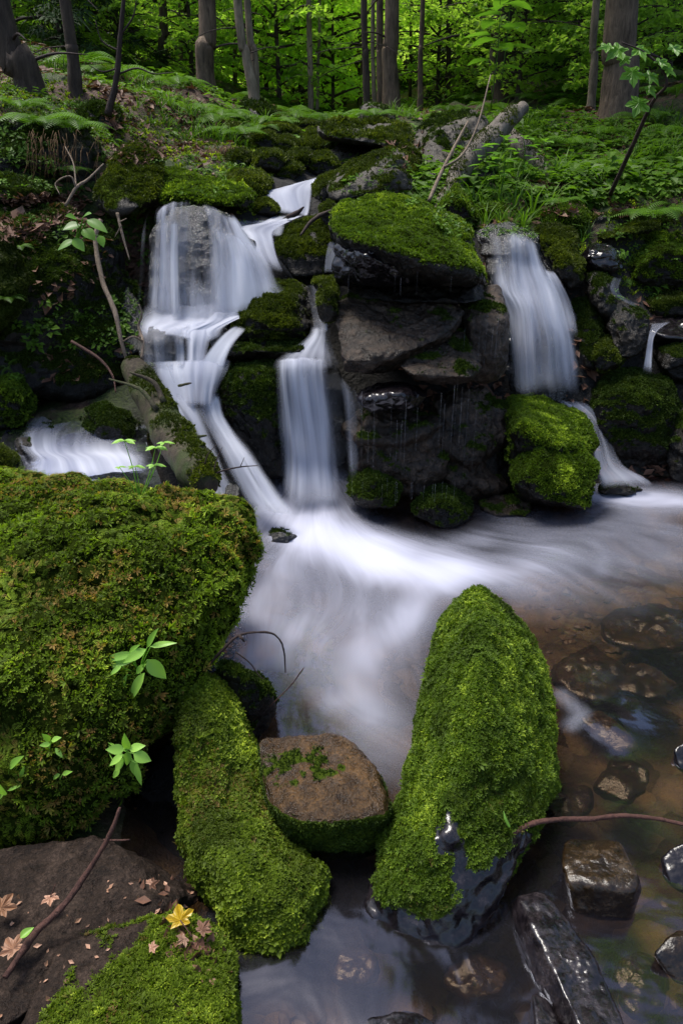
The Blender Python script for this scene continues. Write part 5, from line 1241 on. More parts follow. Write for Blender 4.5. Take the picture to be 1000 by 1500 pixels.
# moss carpet of short blades on the bare bank soil
ground_scatter('moss_carpet', 'short moss growing on the soil of both banks', 40000, (-3.2, 3.6, 3.3, 6.2), FUZZ, .02, 'moss', lambda P: sstep(-.1, .4, -pv(P, 1.6, 36)) * sstep(.5, .9, P[:, 2]) * (np.abs(P[:, 0] + .15) > .3), 5, jit=.3)
ground_scatter('moss_carpet', 'moss on the damp ground behind the big boulder', 14000, (-2.6, -.4, 1.8, 3.4), FUZZ, .016, 'moss_dark', lambda P: sstep(-.3, .2, pv(P, 2, 37)), 6, jit=.3)

_u, _f = ico(1)
PEB = [(_u * np.array([1, .7, .45]) * (1 + .18 * np.random.default_rng(i).normal(size=(len(_u), 1))), None, _f, np.full(len(_u), .35)) for i in range(3)]
ground_scatter('pebbles', 'small brown pebbles on the stream bed', 5000, (-.6, 3.2, .5, 3.6), PEB, .022, 'pebble', lambda P: (P[:, 2] < -.08) * sstep(-.3, .5, pv(P, 3, 39)), 7, jit=.2)
# ---------------- trees
def trunk_tree(name, label, px0, py0, px1, py1, wpx, d, mat, lean=0.0, group=None, ext=2.2, crown=None, limbs=0, wtop=None, base=None):
    """trunk from its foot at pixel (px0,py0) through (px1,py1) and on upwards, both at distance d"""
    a = gnd(px0, py0, max(3, d * .6)) if base is None else base
    if a is None: a = D(px0, py0, d)
    if base is None and abs(a[1] - d) > d * .35: a = D(px0, py0, d)
    d = a[1]; b1 = D(px1, py1, d + lean)
    dirv = b1 - a; e = a + dirv * ext + np.array([0, 0, 2.5])
    R0 = wpx / FPX * d / 2 * 1.05
    root = empty(name, a); tag(root, label, 'tree', group)
    mb_ = MB(); r_ = np.random.default_rng(int(px0 * 7 + py0))
    q = np.array([a - [0, 0, .3], a + dirv * .02, a + dirv * .5 + r_.normal(0, R0 * .25, 3) * [1, 1, 0], b1, e]) - a
    tube(mb_, q, [R0 * 1.5, R0 * 1.18, R0, R0 * .93, R0 * .6], 12, 34, .12, int(px0))
    mb_.build('trunk', M[mat], root)
    if limbs:
        for k in range(limbs):
            t = r_.uniform(.3, 1.2); p = dirv * t; an = r_.random() * 6.28; L = r_.uniform(.4, 1.1) * d / 10
            v = np.array([math.cos(an), math.sin(an) * .6, r_.uniform(-.35, .3)]); lb = MB()
            tube(lb, [p, p + v * L * .5, p + v * L + [0, 0, -.15 * L]], [R0 * .16, R0 * .1, R0 * .03], 5, 8); lb.build('branch', M['twig_dark'], root)
    if crown: 
        c = bpy.data.objects.new('crown', crown.data); COL.objects.link(c); c.parent = root
        c.location = Vector(e - a) ; s = .9 + .3 * r_.random(); c.scale = (s, s, s); c.rotation_euler = (0, 0, r_.random() * 6)
    return root

def leafcloud(seed, n, R, Hh, size, mat, nb=26, flat=.25, droop=0.2, conic=False, z0=0.0, linkit=False, name='crown'):
    """foliage in layered sprays along limbs; also returns limb mesh pieces"""
    r_ = np.random.default_rng(seed)
    P = []; lm = MB()
    for i in range(nb):
        t = (i + r_.random()) / nb; z = z0 + Hh * t; an = i * 2.399 + r_.random() * .7
        L = R * ((1 - t) ** .8 * .95 + .08 if conic else (.45 + .75 * math.sin(math.pi * min(1, t * .85 + .15)))) * r_.uniform(.7, 1.15)
        dv = np.array([math.cos(an), math.sin(an), 0]); rise = (-.25 if conic else r_.uniform(.05, .5))
        p0 = np.array([0, 0, z]); p1 = p0 + dv * L * .55 + [0, 0, rise * L * .5]; p2 = p0 + dv * L + [0, 0, rise * L - droop * L]
        tube(lm, [p0, p1, p2], [.02 * R, .012 * R, .003 * R], 4, 7)
        m_ = int(n / nb * (L / R + .3)); tt = r_.random(m_) ** .7 * .95 + .05
        c = (1 - tt)[:, None] ** 2 * p0 + 2 * (tt * (1 - tt))[:, None] * p1 + (tt ** 2)[:, None] * p2
        wd = L * .38 * np.sin(np.pi * np.clip(tt * .85 + .12, 0, 1)); sd_ = np.array([-dv[1], dv[0], 0])
        lat = r_.uniform(-1, 1, m_); c = c + sd_ * (lat * wd)[:, None]; c[:, 2] += r_.normal(0, flat * .12 * R, m_) - np.abs(lat) * wd * .25
        P.append(c)
    P = np.concatenate(P); n_ = len(P)
    if conic:
        tp = (np.array([[0, .08, 0], [0, -.08, 0], [1, 0, -.35], [.2, .35, -.1], [.55, .45, -.3], [.2, -.35, -.1], [.55, -.45, -.3]]), None, np.array([(0, 1, 2), (0, 3, 4), (1, 6, 5)]), np.array([.2, .2, .8, .4, .7, .4, .7]))
    else:
        tp = (np.array([[-.5, 0, 0], [0, .3, .05], [.55, 0, -.08], [0, -.3, .05]]), None, np.array([(0, 1, 2), (0, 2, 3)]), np.array([.3, .5, .7, .5]))
    N = np.tile([0, 0, 1.0], (n_, 1)) + r_.normal(0, .45, (n_, 3)); N /= np.linalg.norm(N, axis=1)[:, None]
    if conic:
        T = P * [1, 1, 0] + r_.normal(0, .5, (n_, 3)); T -= N * (T * N).sum(1)[:, None]; T /= np.linalg.norm(T, axis=1)[:, None] + 1e-9; bs = (T, np.cross(N, T), N)
    else: bs = basis(N, r_)
    cl = vn(P * (2.2 / R) + 9, seed)
    V, fs, ti = scatter(*tp, P, bs, size * np.exp(r_.normal(0, .25, n_)), np.clip(.5 + .35 * cl + r_.normal(0, .15, n_), 0, 1.3))
    me_o = mk(name, V, fs, M[mat], None, False, {'tint': ti}, link=linkit)
    limbs_o = lm.build('limbs', M['bark_dark'], None, True, link=False)
    return me_o, limbs_o

def at_ground(px, py, d):
    p = D(px, py, d); return np.array([p[0], d, ground_z(p[0], d)[0]])
CROWN_HI, _ = leafcloud(90, 5000, 2.6, 4.5, .2, 'beech')
CROWN_SP, _ = leafcloud(91, 6000, 2.4, 6.0, .26, 'spruce', nb=50, conic=True)

trunk_tree('spruce_tree', 'thick dark trunk leaning out of the top left corner', 46, 136, 4, 30, 32, 5.6, 'bark_dark', limbs=2)
trunk_tree('spruce_tree', 'dark slanting trunk second from the top left corner', 112, 135, 96, 0, 14, 8.5, 'bark_dark', limbs=2)
trunk_tree('spruce_tree', 'broad greyish trunk standing back at the upper left', 86, 110, 84, 0, 30, 14, 'bark', limbs=3, crown=CROWN_SP)
trunk_tree('spruce_tree', 'slim dark trunk left of the straight brown trunk', 241, 110, 238, 0, 10, 12, 'bark_dark', limbs=3)
trunk_tree('spruce_tree', 'straight brown trunk in the upper left half', 302, 134, 303, 0, 21, 10.5, 'bark', limbs=2)
trunk_tree('beech_tree', 'grey trunk leaning left that forks just above the root mound', 373, 148, 348, 0, 11, 8.0, 'bark_pale', limbs=3)
trunk_tree('beech_tree', 'straighter fork beside the leaning grey trunk', 375, 148, 362, 0, 9, 8.1, 'bark_pale', limbs=2)
trunk_tree('spruce_tree', 'slim dark trunk just left of the thick centre trunk', 537, 155, 533, 0, 8, 10, 'bark_dark', limbs=3)
trunk_tree('spruce_tree', 'thin pale pole trunk among the centre group', 548, 152, 546, 0, 5, 11, 'bark_pale')
trunk_tree('spruce_tree', 'brown trunk close on the left of the thick centre trunk', 558, 156, 556, 0, 9, 10.5, 'bark', limbs=2)
trunk_tree('spruce_tree', 'thick straight trunk of the centre group', 573, 158, 574, 0, 19, 10, 'bark', limbs=3)
trunk_tree('spruce_tree', 'thin lone trunk right of the centre group', 615, 150, 619, 0, 6, 10.5, 'bark', limbs=4)
trunk_tree('spruce_tree', 'dark broad trunk half hidden by leaves above the leaning log', 738, 150, 740, 0, 28, 11.5, 'bark_dark', limbs=6, crown=CROWN_SP)
trunk_tree('birch_tree', 'slender pale trunk left of the big trunk at the upper right', 866, 130, 873, 0, 9, 8.2, 'bark_pale', limbs=1, base=at_ground(866, 150, 8.2))
trunk_tree('spruce_tree', 'big rough trunk at the upper right', 906, 120, 911, 0, 40, 7.8, 'bark', limbs=1, crown=CROWN_SP, base=at_ground(906, 150, 7.8))
trunk_tree('birch_tree', 'thin pale trunk in the bright clearing', 456, 205, 452, 0, 7, 11, 'bark_pale', limbs=3)
trunk_tree('birch_tree', 'second thin pale trunk in the bright clearing, more slender', 464, 200, 468, 0, 4, 11.5, 'bark_pale', limbs=2)
trunk_tree('spruce_tree', 'thin dark trunk at the far right edge of the woods', 975, 110, 985, 0, 10, 11, 'bark_dark', limbs=3)
for i, (x, w_, d) in enumerate(((60, 12, 17), (130, 9, 18), (170, 12, 22), (205, 10, 16), (270, 8, 20), (325, 9, 24), (395, 8, 22), (420, 6, 26), (495, 9, 24), (515, 7, 19), (590, 8, 22), (640, 10, 20), (668, 8, 24), (690, 7, 18), (715, 7, 22), (775, 10, 20), (800, 12, 17), (835, 9, 22), (945, 9, 18), (20, 14, 15), (440, 4, 13), (505, 4, 15), (527, 4, 13), (600, 4, 14), (655, 6, 13), (700, 4, 14), (345, 5, 13), (408, 4, 15), (265, 5, 13), (190, 6, 12), (150, 5, 14), (820, 5, 13), (930, 5, 14))):
    yb = 140 - (d - 15) * 1.5 - (45 if x < 300 or x > 800 else 0)
    trunk_tree('spruce_tree', 'distant trunk among the background woods', x, yb, x + random.uniform(-6, 6), 0, w_, d, random.choice(['bark', 'bark_dark', 'bark_dark']), group='distant trunks in the woods', ext=2.2, base=np.array([D(x, yb, d)[0], d, ground_z(D(x, yb, d)[0], d)[0]]), crown=CROWN_SP if i % 5 == 0 and abs(x - 450) > 150 else None)

BIG, _ = leafcloud(95, 4500, 3.6, 11, .34, 'beech', nb=50)
for x_, y_ in ((3.5, 17), (7.5, 15), (5.5, 22), (10, 20), (1.5, 24), (12, 14)):
    p_ = np.array([x_, y_, ground_z(x_, y_)[0]]); rt = empty('beech_tree', p_); tag(rt, 'tall broadleaf tree deep in the woods at the right', 'tree', 'tall trees deep in the woods')
    tb = MB(); tube(tb, [(0, 0, -.3), (.1, 0, 6), (0, .1, 16)], [.2, .15, .05], 10, 20, .1); tb.build('trunk', M['bark'], rt)
    c = bpy.data.objects.new('crown', BIG.data); COL.objects.link(c); c.parent = rt; c.location = (0, 0, 5.5); c.rotation_euler = (0, 0, x_)
# saplings and low conifers filling the space between the trunks
SAP = []
for s_, (n, R, Hh, sz, mat_, con) in enumerate(((2600, .95, 2.3, .08, 'beech', False), (2300, 1.2, 2.8, .09, 'beech_painted_sun', False), (3000, .7, 1.7, .065, 'beech', False), (5200, 1.1, 3.4, .13, 'spruce', True), (4200, .8, 2.4, .11, 'spruce', True))):
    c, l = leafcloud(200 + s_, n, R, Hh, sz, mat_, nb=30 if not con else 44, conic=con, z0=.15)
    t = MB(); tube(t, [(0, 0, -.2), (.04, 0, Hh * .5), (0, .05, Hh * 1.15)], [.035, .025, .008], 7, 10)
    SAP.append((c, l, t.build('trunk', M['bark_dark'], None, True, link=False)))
def sapling(k, P, s, rz, label, group, name):
    root = empty(name, P); tag(root, label, 'sapling' if k < 3 else 'young spruce', group)
    root.scale = (s, s, s); root.rotation_euler = (0, 0, rz)
    for ob in SAP[k]:
        c = ob.copy(); c.name = ob.name.split('.')[0]; COL.objects.link(c); c.parent = root
r_ = np.random.default_rng(77)
def put(k, px, d, s, label=None, group=None):
    x = (px - 500) / FPX * d * 1.12
    P = np.array([x, d, ground_z(x, d)[0] - .05])
    sapling(k, P, s, r_.random() * 6, label or ('leafy sapling in the background woods' if k < 3 else 'dark young spruce in the background woods'), group or ('leafy saplings in the background' if k < 3 else 'young spruces in the background'), 'sapling' if k < 3 else 'young_spruce')
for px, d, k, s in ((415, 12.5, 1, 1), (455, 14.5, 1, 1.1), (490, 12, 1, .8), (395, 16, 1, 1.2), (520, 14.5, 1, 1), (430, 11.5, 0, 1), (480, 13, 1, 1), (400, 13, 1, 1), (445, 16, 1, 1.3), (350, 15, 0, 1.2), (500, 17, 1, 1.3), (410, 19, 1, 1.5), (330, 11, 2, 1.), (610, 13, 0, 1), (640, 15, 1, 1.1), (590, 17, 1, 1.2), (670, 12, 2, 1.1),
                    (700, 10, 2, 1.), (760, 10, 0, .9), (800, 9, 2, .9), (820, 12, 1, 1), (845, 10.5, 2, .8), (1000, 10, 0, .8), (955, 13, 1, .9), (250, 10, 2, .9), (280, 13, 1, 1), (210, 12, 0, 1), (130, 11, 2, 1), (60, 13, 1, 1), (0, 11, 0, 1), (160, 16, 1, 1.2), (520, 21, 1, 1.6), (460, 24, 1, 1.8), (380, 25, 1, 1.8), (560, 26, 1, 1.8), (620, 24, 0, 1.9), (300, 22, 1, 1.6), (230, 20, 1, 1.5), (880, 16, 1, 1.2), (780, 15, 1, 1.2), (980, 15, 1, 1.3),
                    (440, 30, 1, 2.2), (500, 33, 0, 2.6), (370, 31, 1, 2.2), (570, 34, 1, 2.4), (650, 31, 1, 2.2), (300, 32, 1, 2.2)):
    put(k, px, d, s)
for px, d, k, s in ((190, 10, 3, 1), (230, 15, 3, 1.1), (100, 17, 3, 1.2), (30, 18, 3, 1.2), (170, 20, 4, 1.5), (330, 18, 4, 1.3), (270, 17, 3, 1.1), (660, 14, 3, 1.1), (700, 16, 3, 1.2), (640, 19, 4, 1.6), (720, 13, 4, 1), (760, 18, 3, 1.3), (830, 16, 3, 1.2), (900, 14, 3, 1.1), (800, 21, 4, 1.6), (960, 18, 3, 1.3), (1020, 14, 3, 1.1), (590, 21, 3, 1.4), (520, 26, 4, 2), (690, 24, 3, 1.7), (560, 30, 3, 2), (120, 24, 3, 1.7), (200, 26, 3, 1.8), (870, 24, 3, 1.7), (950, 26, 3, 1.8), (340, 27, 3, 1.8), (40, 26, 3, 1.7)):
    put(k, px, d, s)
# far wooded hillside: reads as one mass
c, _l = leafcloud(300, 100, 1, 1, .5, 'spruce')
r2 = np.random.default_rng(301); n = 20000
yy_ = r2.uniform(26, 60, n); xx_ = r2.uniform(-1, 1, n) * (yy_ * .62); zz_ = ground_z(xx_, yy_, False) + 9 * r2.random(n) ** 1.2
P = np.stack([xx_, yy_, zz_], 1); keep = fbm(P * .35, 3, 302) > .0; P = P[keep]
N = r2.normal(size=P.shape) * .6 + [0, -.3, 1]; N /= np.linalg.norm(N, axis=1)[:, None]
tp = (np.array([[-.5, 0, 0], [0, .32, .1], [.5, 0, -.1], [0, -.32, .1]]), None, np.array([(0, 1, 2), (0, 2, 3)]), np.array([.3, .5, .7, .5]))
V, fs, ti = scatter(*tp, P, basis(N, r2), .42 * np.exp(r2.normal(0, .3, len(P))), np.clip(.45 + .4 * vn(P * .25, 303) + r2.normal(0, .15, len(P)), 0, 1.3))
o = mk('woods', V, fs, M['beech'], None, False, {'tint': ti}); o.data.materials[0] = M['beech_painted_sun']; tag(o, 'far wooded hillside closing the view between the trunks', 'woods', kind='stuff')

# ---------------- ferns
def fern_mesh(seed, nf=8, L=1.0):
    r_ = np.random.default_rng(seed); mb_ = MB()
    for f in range(nf):
        a = f / nf * 6.283 + r_.normal(0, .2); rise = r_.uniform(.5, 1.1); LL = L * r_.uniform(.75, 1.1)
        dv = np.array([math.cos(a), math.sin(a), 0]); sd_ = np.array([-dv[1], dv[0], 0]); n = 22
        t = np.linspace(0, 1, n); c = dv * (t * .85 * LL)[:, None] + np.array([0, 0, 1]) * ((rise * t - (rise * .95) * t ** 2.1) * LL * .8)[:, None]
        tg = np.gradient(c, axis=0); tg /= np.linalg.norm(tg, axis=1)[:, None]
        V = []; T = []; A = []
        for i in range(3, n):
            w_ = .26 * LL * math.sin(math.pi * min(1, (t[i]) ** .75 * .93 + .05)) + .012
            for sg in (-1, 1):
                e = c[i] + sd_ * sg * w_ + tg[i] * w_ * .35 - np.array([0, 0, w_ * .25])
                h = tg[i] * LL * .013; k = len(V); md = (c[i] + e) / 2
                V += [c[i] - h, c[i] + h, md + h * .9, md - h * .9, e]; T += [(k, k + 1, k + 2), (k, k + 2, k + 3), (k + 3, k + 2, k + 4)]
        mb_.add(V, None, T, .4 + .4 * r_.random())
        V = np.concatenate([c - sd_ * .006, c + sd_ * .006]); Q = [(i, i + 1, n + i + 1, n + i) for i in range(n - 1)]; mb_.add(V, Q, None, .2)
    return mb_.build('fern', M['fern'], None, False, link=False)
FM = [fern_mesh(1), fern_mesh(2, 6), fern_mesh(3, 9)]
def fern(px, py, s, label, tilt=(0, 0), d0=3.0, group=None, P=None, off=0.0):
    if P is None: P = hit(px, py, None, off)
    if P is None: return
    o = FM[random.randrange(3)].copy(); o.name = 'fern'; COL.objects.link(o)
    o.location = P; o.scale = (s, s, s); o.rotation_euler = (tilt[0], tilt[1], random.random() * 6.28)
    tag(o, label, 'fern', group)
for px, py, s, lab in ((60, 185, .36, 'fern arching over the edge of the left overhang, nearest the corner trunk'), (105, 195, .34, 'fern spilling down the left overhang toward its roots'), (30, 160, .3, 'small fern beside the foot of the leaning corner trunk'), (100, 255, .2, 'little fern in the shade below the left overhang'),
                       (305, 185, .42, 'large bright fern on the left slope below the straight brown trunk'), (330, 175, .4, 'fern on the grassy mound right of the straight brown trunk'), (345, 200, .36, 'fern leaning down the grassy mound toward the stream'), (275, 165, .34, 'fern left of the straight brown trunk base'),
                       (25, 365, .13, 'fern on the bright mossy mound at the left edge'), (8, 440, .13, 'dark fern low at the left edge of the bank'),
                       (512, 215, .26, 'fern growing beneath the overhanging slab'), (498, 240, .2, 'small fern under the fern below the overhanging slab'), (548, 172, .3, 'fern beside the block on the overhanging slab'),
                       (820, 300, .22, 'small fern on the domed bright mound'), (955, 320, .34, 'fern above the large round boulder at the right edge'), (990, 310, .34, 'fern right of the fern above the round boulder'), (780, 215, .4, 'fern behind the leaning dead log')):
    fern(px, py, s, lab)
for px, py, s in ((160, 115, .5), (120, 100, .5), (215, 105, .5), (340, 150, .45), (260, 130, .45), (600, 160, .5), (640, 150, .55), (690, 150, .55), (725, 165, .5), (790, 150, .5), (840, 160, .5), (880, 200, .4), (940, 180, .45), (990, 200, .4), (830, 215, .35), (900, 245, .3), (700, 190, .4), (660, 165, .4), (400, 185, .4), (440, 178, .45), (385, 195, .35), (475, 180, .4), (425, 168, .5), (970, 240, .3), (760, 250, .3), (860, 130, .55), (975, 140, .5)):
    P = gnd(px, py, 5.2)
    if P is not None: fern(px, py, s, 'fern among the undergrowth of the upper slopes', group='ferns on the upper slopes', P=P)

# ---------------- saplings close by
def twig(name, label, pts, rad, mat='twig', cat='twig', side=None, wob=.15, seg=7):
    pts = [np.asarray(p, float) for p in pts]; mb_ = MB()
    tube(mb_, pts, rad, seg, len(pts) * 6, wob, int(abs(pts[0][0]) * 1000) % 97)
    for s_ in side or []:
        tube(mb_, [np.asarray(p, float) for p in s_[0]], s_[1], 5, len(s_[0]) * 4, wob, 3)
    o = mb_.build(name, M[mat]); tag(o, label, cat); return o
dk = 5.2
root = empty('sapling', D(158, 165, dk)); tag(root, 'thin dark bare sapling rising from the left slope to the top edge', 'sapling')
mb = MB(); o0 = D(158, 165, dk)
tube(mb, [D(158, 168, dk) - o0, D(170, 120, dk) - o0, D(176, 60, dk) - o0, D(184, -30, dk) - o0], [.025, .018, .015, .01], 7, 20, .15)
for q in (((171, 110), (200, 100), (225, 108), (255, 106)), ((175, 75), (150, 60), (140, 30)), ((178, 50), (195, 25), (200, 0)), ((172, 100), (150, 105), (130, 95))):
    tube(mb, [D(x, y, dk) - o0 for x, y in q], [.007, .005, .002], 5, 12, .1)
mb.build('trunk', M['twig_dark'], root)
# maple sapling at the right
dk = 4.3
root = empty('maple_sapling', D(890, 285, 4.9)); o0 = D(890, 285, 4.9); tag(root, 'maple sapling arching in from the right with large green leaves', 'sapling')
mb = MB(); st = [D(893, 285, 4.9) - o0, D(925, 215, 4.6) - o0, D(955, 150, 4.4) - o0, D(975, 125, 4.3) - o0, D(968, 100, dk) - o0, D(940, 75, dk) - o0, D(910, 62, dk) - o0]
tube(mb, st, [.014, .012, .01, .008, .006, .005, .003], 6, 40, .1); mb.build('stem', M['twig_dark'], root)
for i, (x, y, sz, ax) in enumerate(((905, 72, .085, (-.6, -.2, -.5)), (935, 72, .08, (.3, -.5, -.6)), (925, 105, .09, (.1, -.4, -.8)), (950, 110, .08, (.6, -.2, -.5)), (935, 150, .085, (-.3, -.4, -.8)), (950, 130, .06, (.5, -.3, -.6)), (890, 68, .06, (-.8, 0, -.2)), (965, 90, .07, (.7, -.3, -.3)), (985, 70, .08, (.6, -.2, -.2)), (975, 100, .07, (.7, -.2, -.5)), (915, 85, .05, (-.4, -.2, -.6)))):
    lm = MB(); lobed(lm, D(x, y, dk) - o0, ax, (.1, -.5, .85), sz, 5, .3 + .5 * random.random(), seed=i); lm.build('leaf', M['herb'], root, False)
# leafy saplings before the leaning log
for (x, y, d, h, lab) in ((730, 290, 4.9, .34, 'young leafy plant standing right of the pointed mossy rock'), (705, 275, 5.1, .25, 'leafy plant in the dark under the leaning log'), (760, 270, 5.2, .28, 'leafy plant right of the log end with drooping leaves'), (790, 265, 5.4, .25, 'leafy plant on the litter above the domed mound'), (720, 140, 7.0, .8, 'maple seedling with broad bright leaves above the leaning log'), (735, 110, 8.0, .9, 'taller maple seedling in front of the dark broad trunk')):
    P = D(x, y, d); root = empty('leafy_plant', P); tag(root, lab, 'plant'); mb = MB(); tube(mb, [(0, 0, -.1), (.02, 0, h * .5), (.0, .01, h)], [.005, .004, .002], 5, 8); mb.build('stem', M['fern'], root)
    lm = MB(); rr_ = np.random.default_rng(x)
    for k in range(12):
        a = k * 2.4; hh = h * (.25 + .75 * k / 11); L = h * rr_.uniform(.28, .42); dv = np.array([math.cos(a), math.sin(a), .1])
        leaf(lm, np.array([0, 0, hh]) + dv * L * .15, np.array([0, 0, hh]) + dv * L + [0, 0, -.15 * L], L * .55, (0, 0, 1), a=rr_.uniform(.2, .9), n=5)
    lm.build('foliage', M['herb'], root, False)

# ---------------- logs and branches
def log_(label, pts, rad, mat, nm='log', cat='log', flat=None, moss=0, spikes=()):
    mb_ = MB(); tube(mb_, pts, rad, 26, 70, .22, len(label), cap=True)
    for p, r_ in spikes: tube(mb_, p, r_, 7, 9, .2, 5)
    o = mb_.build(nm, M[mat]); tag(o, label, cat)
    if moss:
        V = mb_.V[0]; Qd = mb_.Q[0]; Fc = np.concatenate([Qd[:, [0, 1, 2]], Qd[:, [0, 2, 3]]])
        N = np.cross(V[Fc[:, 1]] - V[Fc[:, 0]], V[Fc[:, 2]] - V[Fc[:, 0]]); N /= np.linalg.norm(N, axis=1)[:, None] + 1e-9
        if (N[:, 2] > 0).mean() and (N * (V[Fc].mean(1) - V.mean(0))).sum() < 0: N = -N; Fc = Fc[:, ::-1]
        pr = sstep(.1, .6, N[:, 2] * .6 + .9 * fbm(V[Fc].mean(1) * 7, 3, 8))
        tufts('moss', V, Fc, pr, moss, FUZZ, .011, o, M['moss_mid'], seed=9)
    return o
log_('short rotten log with moss and twig stubs, lying against the left cascade', [D(192, 535, 3.4), D(215, 570, 3.25), D(250, 630, 2.98), D(290, 690, 2.7), D(303, 712, 2.6)], [.05, .07, .085, .075, .045], 'bark_moss', moss=3500,
     spikes=(([D(262, 640, 2.9), D(285, 640, 2.85), D(303, 638, 2.85)], [.014, .01, .004]), ([D(230, 600, 3.0), D(205, 570, 3.05), D(160, 555, 3.1)], [.012, .008, .003]),
             ([D(240, 590, 3.05), D(225, 560, 3.1), D(190, 545, 3.1)], [.012, .01, .004]), ([D(262, 565, 3.05), D(275, 562, 3.0), D(281, 561, 3.0)], [.006, .006, .002])))
log_('leaning dead log with grey splintered wood and mossy bark', [D(632, 330, 4.75), D(655, 285, 5.0), D(690, 230, 5.3), D(735, 185, 5.6), D(766, 158, 5.8)], [.03, .05, .065, .075, .05], 'deadwood', moss=1800)
log_('second paler log slanting down to the right behind the leaning log', [D(742, 190, 6.0), D(770, 220, 5.8), D(815, 265, 5.5)], [.04, .055, .04], 'deadwood', moss=600)
twig('branch', 'long thin pale branch leaning across the dark rocks left of the leaning log', [D(628, 294, 4.7), D(645, 255, 4.85), D(668, 210, 5.0), D(685, 178, 5.1)], [.012, .012, .01, .006], 'twig_pale', 'branch', [([D(650, 245, 4.85), D(678, 225, 4.95), D(700, 180, 5.1), D(718, 110, 5.3)], [.008, .007, .004])])
twig('branch', 'crooked pale stick standing against the left bank', [D(148, 322, 3.75), D(140, 350, 3.7), D(150, 410, 3.6), D(168, 455, 3.5), D(178, 500, 3.42), D(186, 528, 3.4)], [.012, .011, .012, .012, .01, .007], 'twig_pale', 'branch')
twig('branch', 'bare forked branch lying on the shelf above the left bank', [D(96, 302, 3.85), D(112, 275, 3.9), D(130, 262, 3.95), D(152, 240, 4.0)], [.007, .008, .006, .003], 'twig_pale', 'branch', [([D(112, 275, 3.9), D(103, 258, 3.9), D(82, 268, 3.9), D(88, 285, 3.85)], [.005, .004, .002]), ([D(112, 275, 3.9), D(108, 240, 4.0), D(96, 215, 4.1)], [.005, .003, .002])])
twig('branch', 'hanging broken stick beside the dark hollow left of the left fall', [D(172, 312, 3.95), D(180, 345, 3.9), D(190, 380, 3.85)], [.008, .007, .003], 'twig_pale', 'branch', [([D(176, 325, 3.9), D(186, 320, 3.9)], [.004, .002]), ([D(178, 330, 3.9), D(168, 348, 3.9)], [.004, .002])])
twig('twig', 'orange tinted forked twig sticking up beside the left waterfall foot', [D(208, 525, 3.3), D(210, 500, 3.35), D(203, 478, 3.4), D(208, 462, 3.4), D(204, 446, 3.4)], [.007, .006, .006, .005, .003], 'twig_pale', 'twig', [([D(210, 500, 3.35), D(195, 493, 3.3), D(180, 500, 3.3)], [.005, .003])])
twig('twig', 'thin leafless twig reaching right over the cascade from the log end', [D(303, 700, 2.62), D(325, 690, 2.65), D(352, 684, 2.7), D(378, 682, 2.7)], [.004, .003, .003, .0015], 'twig_dark', 'twig',
     [([D(312, 695, 2.63), D(318, 672, 2.65), D(326, 655, 2.66)], [.003, .002, .001]), ([D(352, 684, 2.7), D(358, 670, 2.7)], [.002, .001]), ([D(300, 680, 2.62), D(305, 665, 2.62), D(317, 652, 2.62)], [.003, .002, .001])])
twig('stick', 'dark stick poking out of the upper cascade', [D(420, 318, 4.4), D(435, 312, 4.38), D(445, 303, 4.36)], [.012, .014, .004], 'twig_dark', 'stick')
twig('branch', 'dark curved branch lying over the brown mossy topped rock', [D(440, 345, 4.05), D(455, 325, 4.1), D(470, 315, 4.15), D(487, 308, 4.2)], [.006, .01, .012, .008], 'twig_dark', 'branch')
twig('branch', 'fine reddish branches on the dark bank by the small side stream', [D(105, 500, 3.4), D(145, 525, 3.35), D(165, 550, 3.3), D(170, 575, 3.25)], [.008, .007, .005, .003], 'twig', 'branch')
# foreground
twig('twig', 'long knotted purplish twig leaning at the bottom left', [Z(176, 1183, .35), Z(160, 1225, .3), Z(130, 1275, .24), Z(90, 1330, .2), Z(50, 1370, .17), Z(8, 1432, .16)], [.003, .0045, .0055, .0065, .007, .006], 'twig', 'twig',
     [([Z(152, 1230, .29), Z(175, 1231, .3), Z(190, 1230, .3)], [.0025, .002, .0015])], wob=.35, seg=9)
twig('twig', 'curved dark twig with buds reaching from the boulder over the foam', [D(305, 975, 1.62), D(330, 948, 1.62), D(352, 930, 1.63), D(390, 926, 1.64), D(408, 935, 1.64), D(416, 955, 1.63), D(418, 985, 1.62)], [.004, .004, .003, .003, .0025, .0025, .0015], 'twig_dark', 'twig',
     [([D(345, 955, 1.63), D(365, 970, 1.62), D(380, 990, 1.6), D(388, 995, 1.6)], [.002, .002, .001]), ([D(350, 930, 1.63), D(355, 936, 1.62), D(358, 940, 1.62)], [.005, .005, .002])], wob=.3)
twig('twig', 'tiny bare sprig sticking up from the black mossy rock over the water', [D(395, 1035, 1.62), D(425, 1005, 1.62), D(440, 985, 1.62), D(445, 978, 1.62)], [.0015, .0015, .002, .001], 'twig', 'twig')
twig('twig', 'red brown twig resting across the lower right toward the edge', [Z(748, 1222, .13), Z(780, 1206, .13), Z(822, 1200, .125), Z(860, 1200, .12), Z(910, 1195, .12), Z(960, 1199, .115), Z(1010, 1210, .11)], [.0065, .006, .006, .006, .0055, .005, .004], 'twig', 'twig', wob=.2, seg=10)
o = twig('grass_blade', 'pale curled grass blade on the tall mossy rock beside the red twig', [Z(746, 1212, .17), Z(740, 1200, .18), Z(737, 1188, .19)], [.003, .004, .001], 'herb', 'leaf', wob=0)
